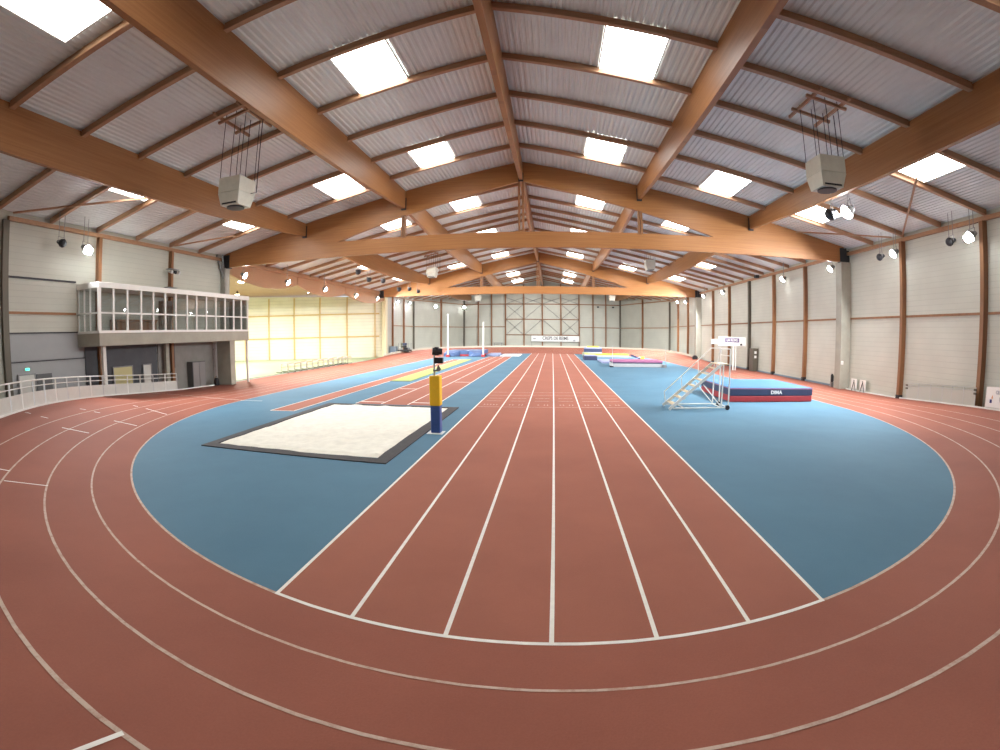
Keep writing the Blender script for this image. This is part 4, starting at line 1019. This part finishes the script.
for k, y in enumerate((28.9, 27.9)):
    t = thing('folding_trestle', 'small white folding trestle leaning at the wall, %s the concrete column' % ('next to' if k == 0 else 'one farther from'), 'trestle', (21.1, y, 0), 'folding trestles'); b = (21.1, y, 0)
    part('panel', WPAINT, lambda m: m.box(21.25, 21.29, y - .35, y + .3, .15, .85))
    part('leg', DARK, lambda m: m.tube([(21.2, y - .3, .03), (21.25, y, .75)], .022, n=6)); part('leg', DARK, lambda m: m.tube([(21.2, y + .15, .03), (21.25, y - .05, .75)], .022, n=6))
t = thing('floor_fan', 'dark drum fan at the foot of the far concrete column', 'fan', (20.3, 64.6, 0)); b = (20.3, 64.6, 0)
part('drum', DARK, lambda m: m.tube([(20.3, 64.4, .42), (20.3, 64.8, .42)], .36, n=20)); part('stand', DARK, lambda m: m.box(19.9, 20.7, 64.5, 64.7, .003, .12))
# equipment beyond the side hall
t = thing('grey_cabinet', 'blue-grey cabinet against the left wall just beyond the side hall', 'cabinet', (-24.7, 71.5, 0)); b = (-24.7, 71.5, 0)
part('body', mat('blue_grey_metal', (.25, .32, .38), .5), lambda m: m.box(-25.3, -24.2, 70.6, 71.6, .0, 1.6), bevel=.02)
part('door_panel', mat('blue_grey_metal2', (.2, .26, .33), .5), lambda m: m.box(-25.2, -24.3, 70.585, 70.599, .1, 1.5))
t = thing('equipment_trolley', 'cluttered dark equipment trolley on the track edge before the far left posts', 'trolley', (-22.9, 71.2, .66)); b = (-22.9, 71.2, .66)
TZ = max(track_z(x_, y_) for x_ in (-23.8, -22.0) for y_ in (70.3, 72.1))
part('base', DARK, lambda m: m.box(-23.8, -22.0, 70.3, 72.1, TZ + .12, TZ + .28))
for x_, y_ in ((-23.7, 70.4), (-23.7, 72.0), (-22.1, 70.4), (-22.1, 72.0)):
    part('frame_post', GREYST, lambda m: m.tube([(x_, y_, TZ + .2), (x_, y_, TZ + 1.35)], .04, n=6))
    part('wheel', DARK, lambda m: m.tube([(x_ - .04, y_, track_z(x_, y_) + .11), (x_ + .04, y_, track_z(x_, y_) + .11)], .1, n=12))
for k in range(9):
    x = -23.65 + rr.random() * 1.0; y = 70.4 + rr.random() * 1.0; z = TZ + .29 + (k // 3) * .36
    part('bundle', [DARK, GREYST, MNAVY, mat('olive_bundle', (.12, .13, .09), .7)][k % 4], lambda m: m.box(x, x + .55, y, y + .6, z, z + .34), bevel=.05)
# hurdles parked along the edge of the side hall
def hurdle(x, y, i, row):
    t = thing('hurdle', 'cream-barred hurdle in the %s row at the side hall edge, %s along' % (row, ORD[i]), 'hurdle', (x, y, .0), 'hurdles parked beside the side hall'); bb = (x, y, 0)
    m = MB(bb); m.box(x - .03, x + .0, y - .6, y + .6, .78, .90); m.build('top_bar', TREAD if i % 2 else BANNER, t)
    m = MB(bb); m.box(x - .02, x + .0, y - .6, y + .6, .50, .55); m.build('cross_bar', TREAD, t)
    for s_ in (-1, 1):
        m = MB(bb); m.box(x - .02, x + .02, y + s_ * .56 - .02, y + s_ * .56 + .02, .05, .8); m.build('upright', GALV, t)
        m = MB(bb); m.box(x - .65, x + .05, y + s_ * .56 - .025, y + s_ * .56 + .025, .003, .055); m.build('foot', DARK, t)
for i in range(12):
    hurdle(-24.75, 39.8 + i * 1.28, i, 'front'); hurdle(-25.6, 39.9 + i * 1.28, i, 'rear')
# bench at the far wall
t = thing('low_bench', 'small dark bench at the foot of the far wall left of the braced bays', 'bench', (-11.3, 101, 0)); b = (-11.3, 101, 0)
part('seat', GREYST, lambda m: m.box(-12.6, -10.6, 100.9, 101.3, 1.35, 1.45)); part('leg', GREYST, lambda m: m.box(-12.4, -12.3, 101, 101.2, 0, 1.35)); part('leg', GREYST, lambda m: m.box(-10.9, -10.8, 101, 101.2, 0, 1.35))

# ------------------------------------------------------------------ hanging air heaters
def heater(x, y, z, label, big=True, rot=0.0):
    t = thing('air_heater', label, 'heater', (x, y, z), 'air heaters hung from the roof'); t.rotation_euler = (0, 0, rot); t.scale = (.87, .87, .87)
    def hp(name, mt, fn, bevel=0.0, par=None):
        m = MB(); fn(m); return m.build(name, mt, par or t, bevel=bevel)
    hp('body', HEATER, lambda m: m.box(-.62, .62, -.62, .62, .05, .78), .03)
    lo = hp('body_lower', HEATER, lambda m: m.add([(-.62, -.62, .04), (.62, -.62, .04), (.62, .62, .04), (-.62, .62, .04), (-.5, -.5, -.55), (.5, -.5, -.55), (.5, .5, -.55), (-.5, .5, -.55)], [(0, 1, 2, 3), (7, 6, 5, 4), (0, 4, 5, 1), (1, 5, 6, 2), (2, 6, 7, 3), (3, 7, 4, 0)]), .01)
    hp('grille', DARK, lambda m: m.box(-.42, .42, -.525, -.50, -.5, -.36).tube([(0, 0, -.56), (0, 0, -.62)], .42, n=24), par=lo)
    top = (deck_z(x) - z) / .87 - .32
    for rx, ry in ((-.58, -.58), (.58, -.58), (-.58, .58), (.58, .58), (0, -.58), (0, .58)):
        hp('hanger_rod', DARK, lambda m: m.tube([(rx, ry, .7), (rx, ry, (deck_z(x + rx * .87) - z) / .87 + .01)], .018, n=6))
    if big:
        hp('pipe', DARK, lambda m: m.tube([(.62, .3, .1), (.95, .3, .1), (.95, .3, top)], .022, n=6))
        sx = -.214 * (1 if x > XC else -1)
        for ry in (-.66, .66): hp('support_timber', WOODR, lambda m: m.bar((-.95, ry, top + .05 - sx * 0 - .95 * sx), (.95, ry, top + .05 + .95 * sx), .10, .14))
        for rx in (-.66, .66): hp('support_timber', WOODR, lambda m: m.bar((rx, -1.45, top + .1 + rx * sx), (rx, 1.45, top + .1 + rx * sx), .10, .14))
    return t
heater(-12.5, 15.45, 9.25, 'cream air heater hung on rods at the near left', rot=.0)
heater(10.25, 15.5, 9.45, 'cream air heater hung on rods at the near right')
heater(-13.4, 51.5, 10.3, 'pale air heater hung left of centre between the two trusses')
heater(10.9, 51.5, 12.1 - 1.0, 'dark air heater hung right of centre between the two trusses', False)
heater(-13.7, 87.0, 9.9, 'tiny air heater hung at the far left beyond the second truss', False)
heater(11.1, 87.0, 10.1, 'tiny air heater hung at the far right beyond the second truss', False)
# small extras high on the walls
for x, y, z, nm in ((20.9, 45.0, 9.6, 'dark camera on a bracket near the eave by the dark steel post'), (9.9, 101.7, 9.3, 'dark camera left of the dark post of the far wall'), (13.2, 101.7, 9.3, 'dark camera beside the far right steel post')):
    t = thing('wall_camera', nm, 'camera', (x, y, z), 'dark wall cameras'); b = (x, y, z)
    part('body', DARK, lambda m: m.box(x - .25, x + .15, y - .3, y + .2, z - .15, z + .15), bevel=.03)
    part('bracket', GREYST, lambda m: m.box(x + .1, x + (.75 if x > 20 else .2), y - .05, y + (.05 if x > 20 else .5), z - .04, z + .04))
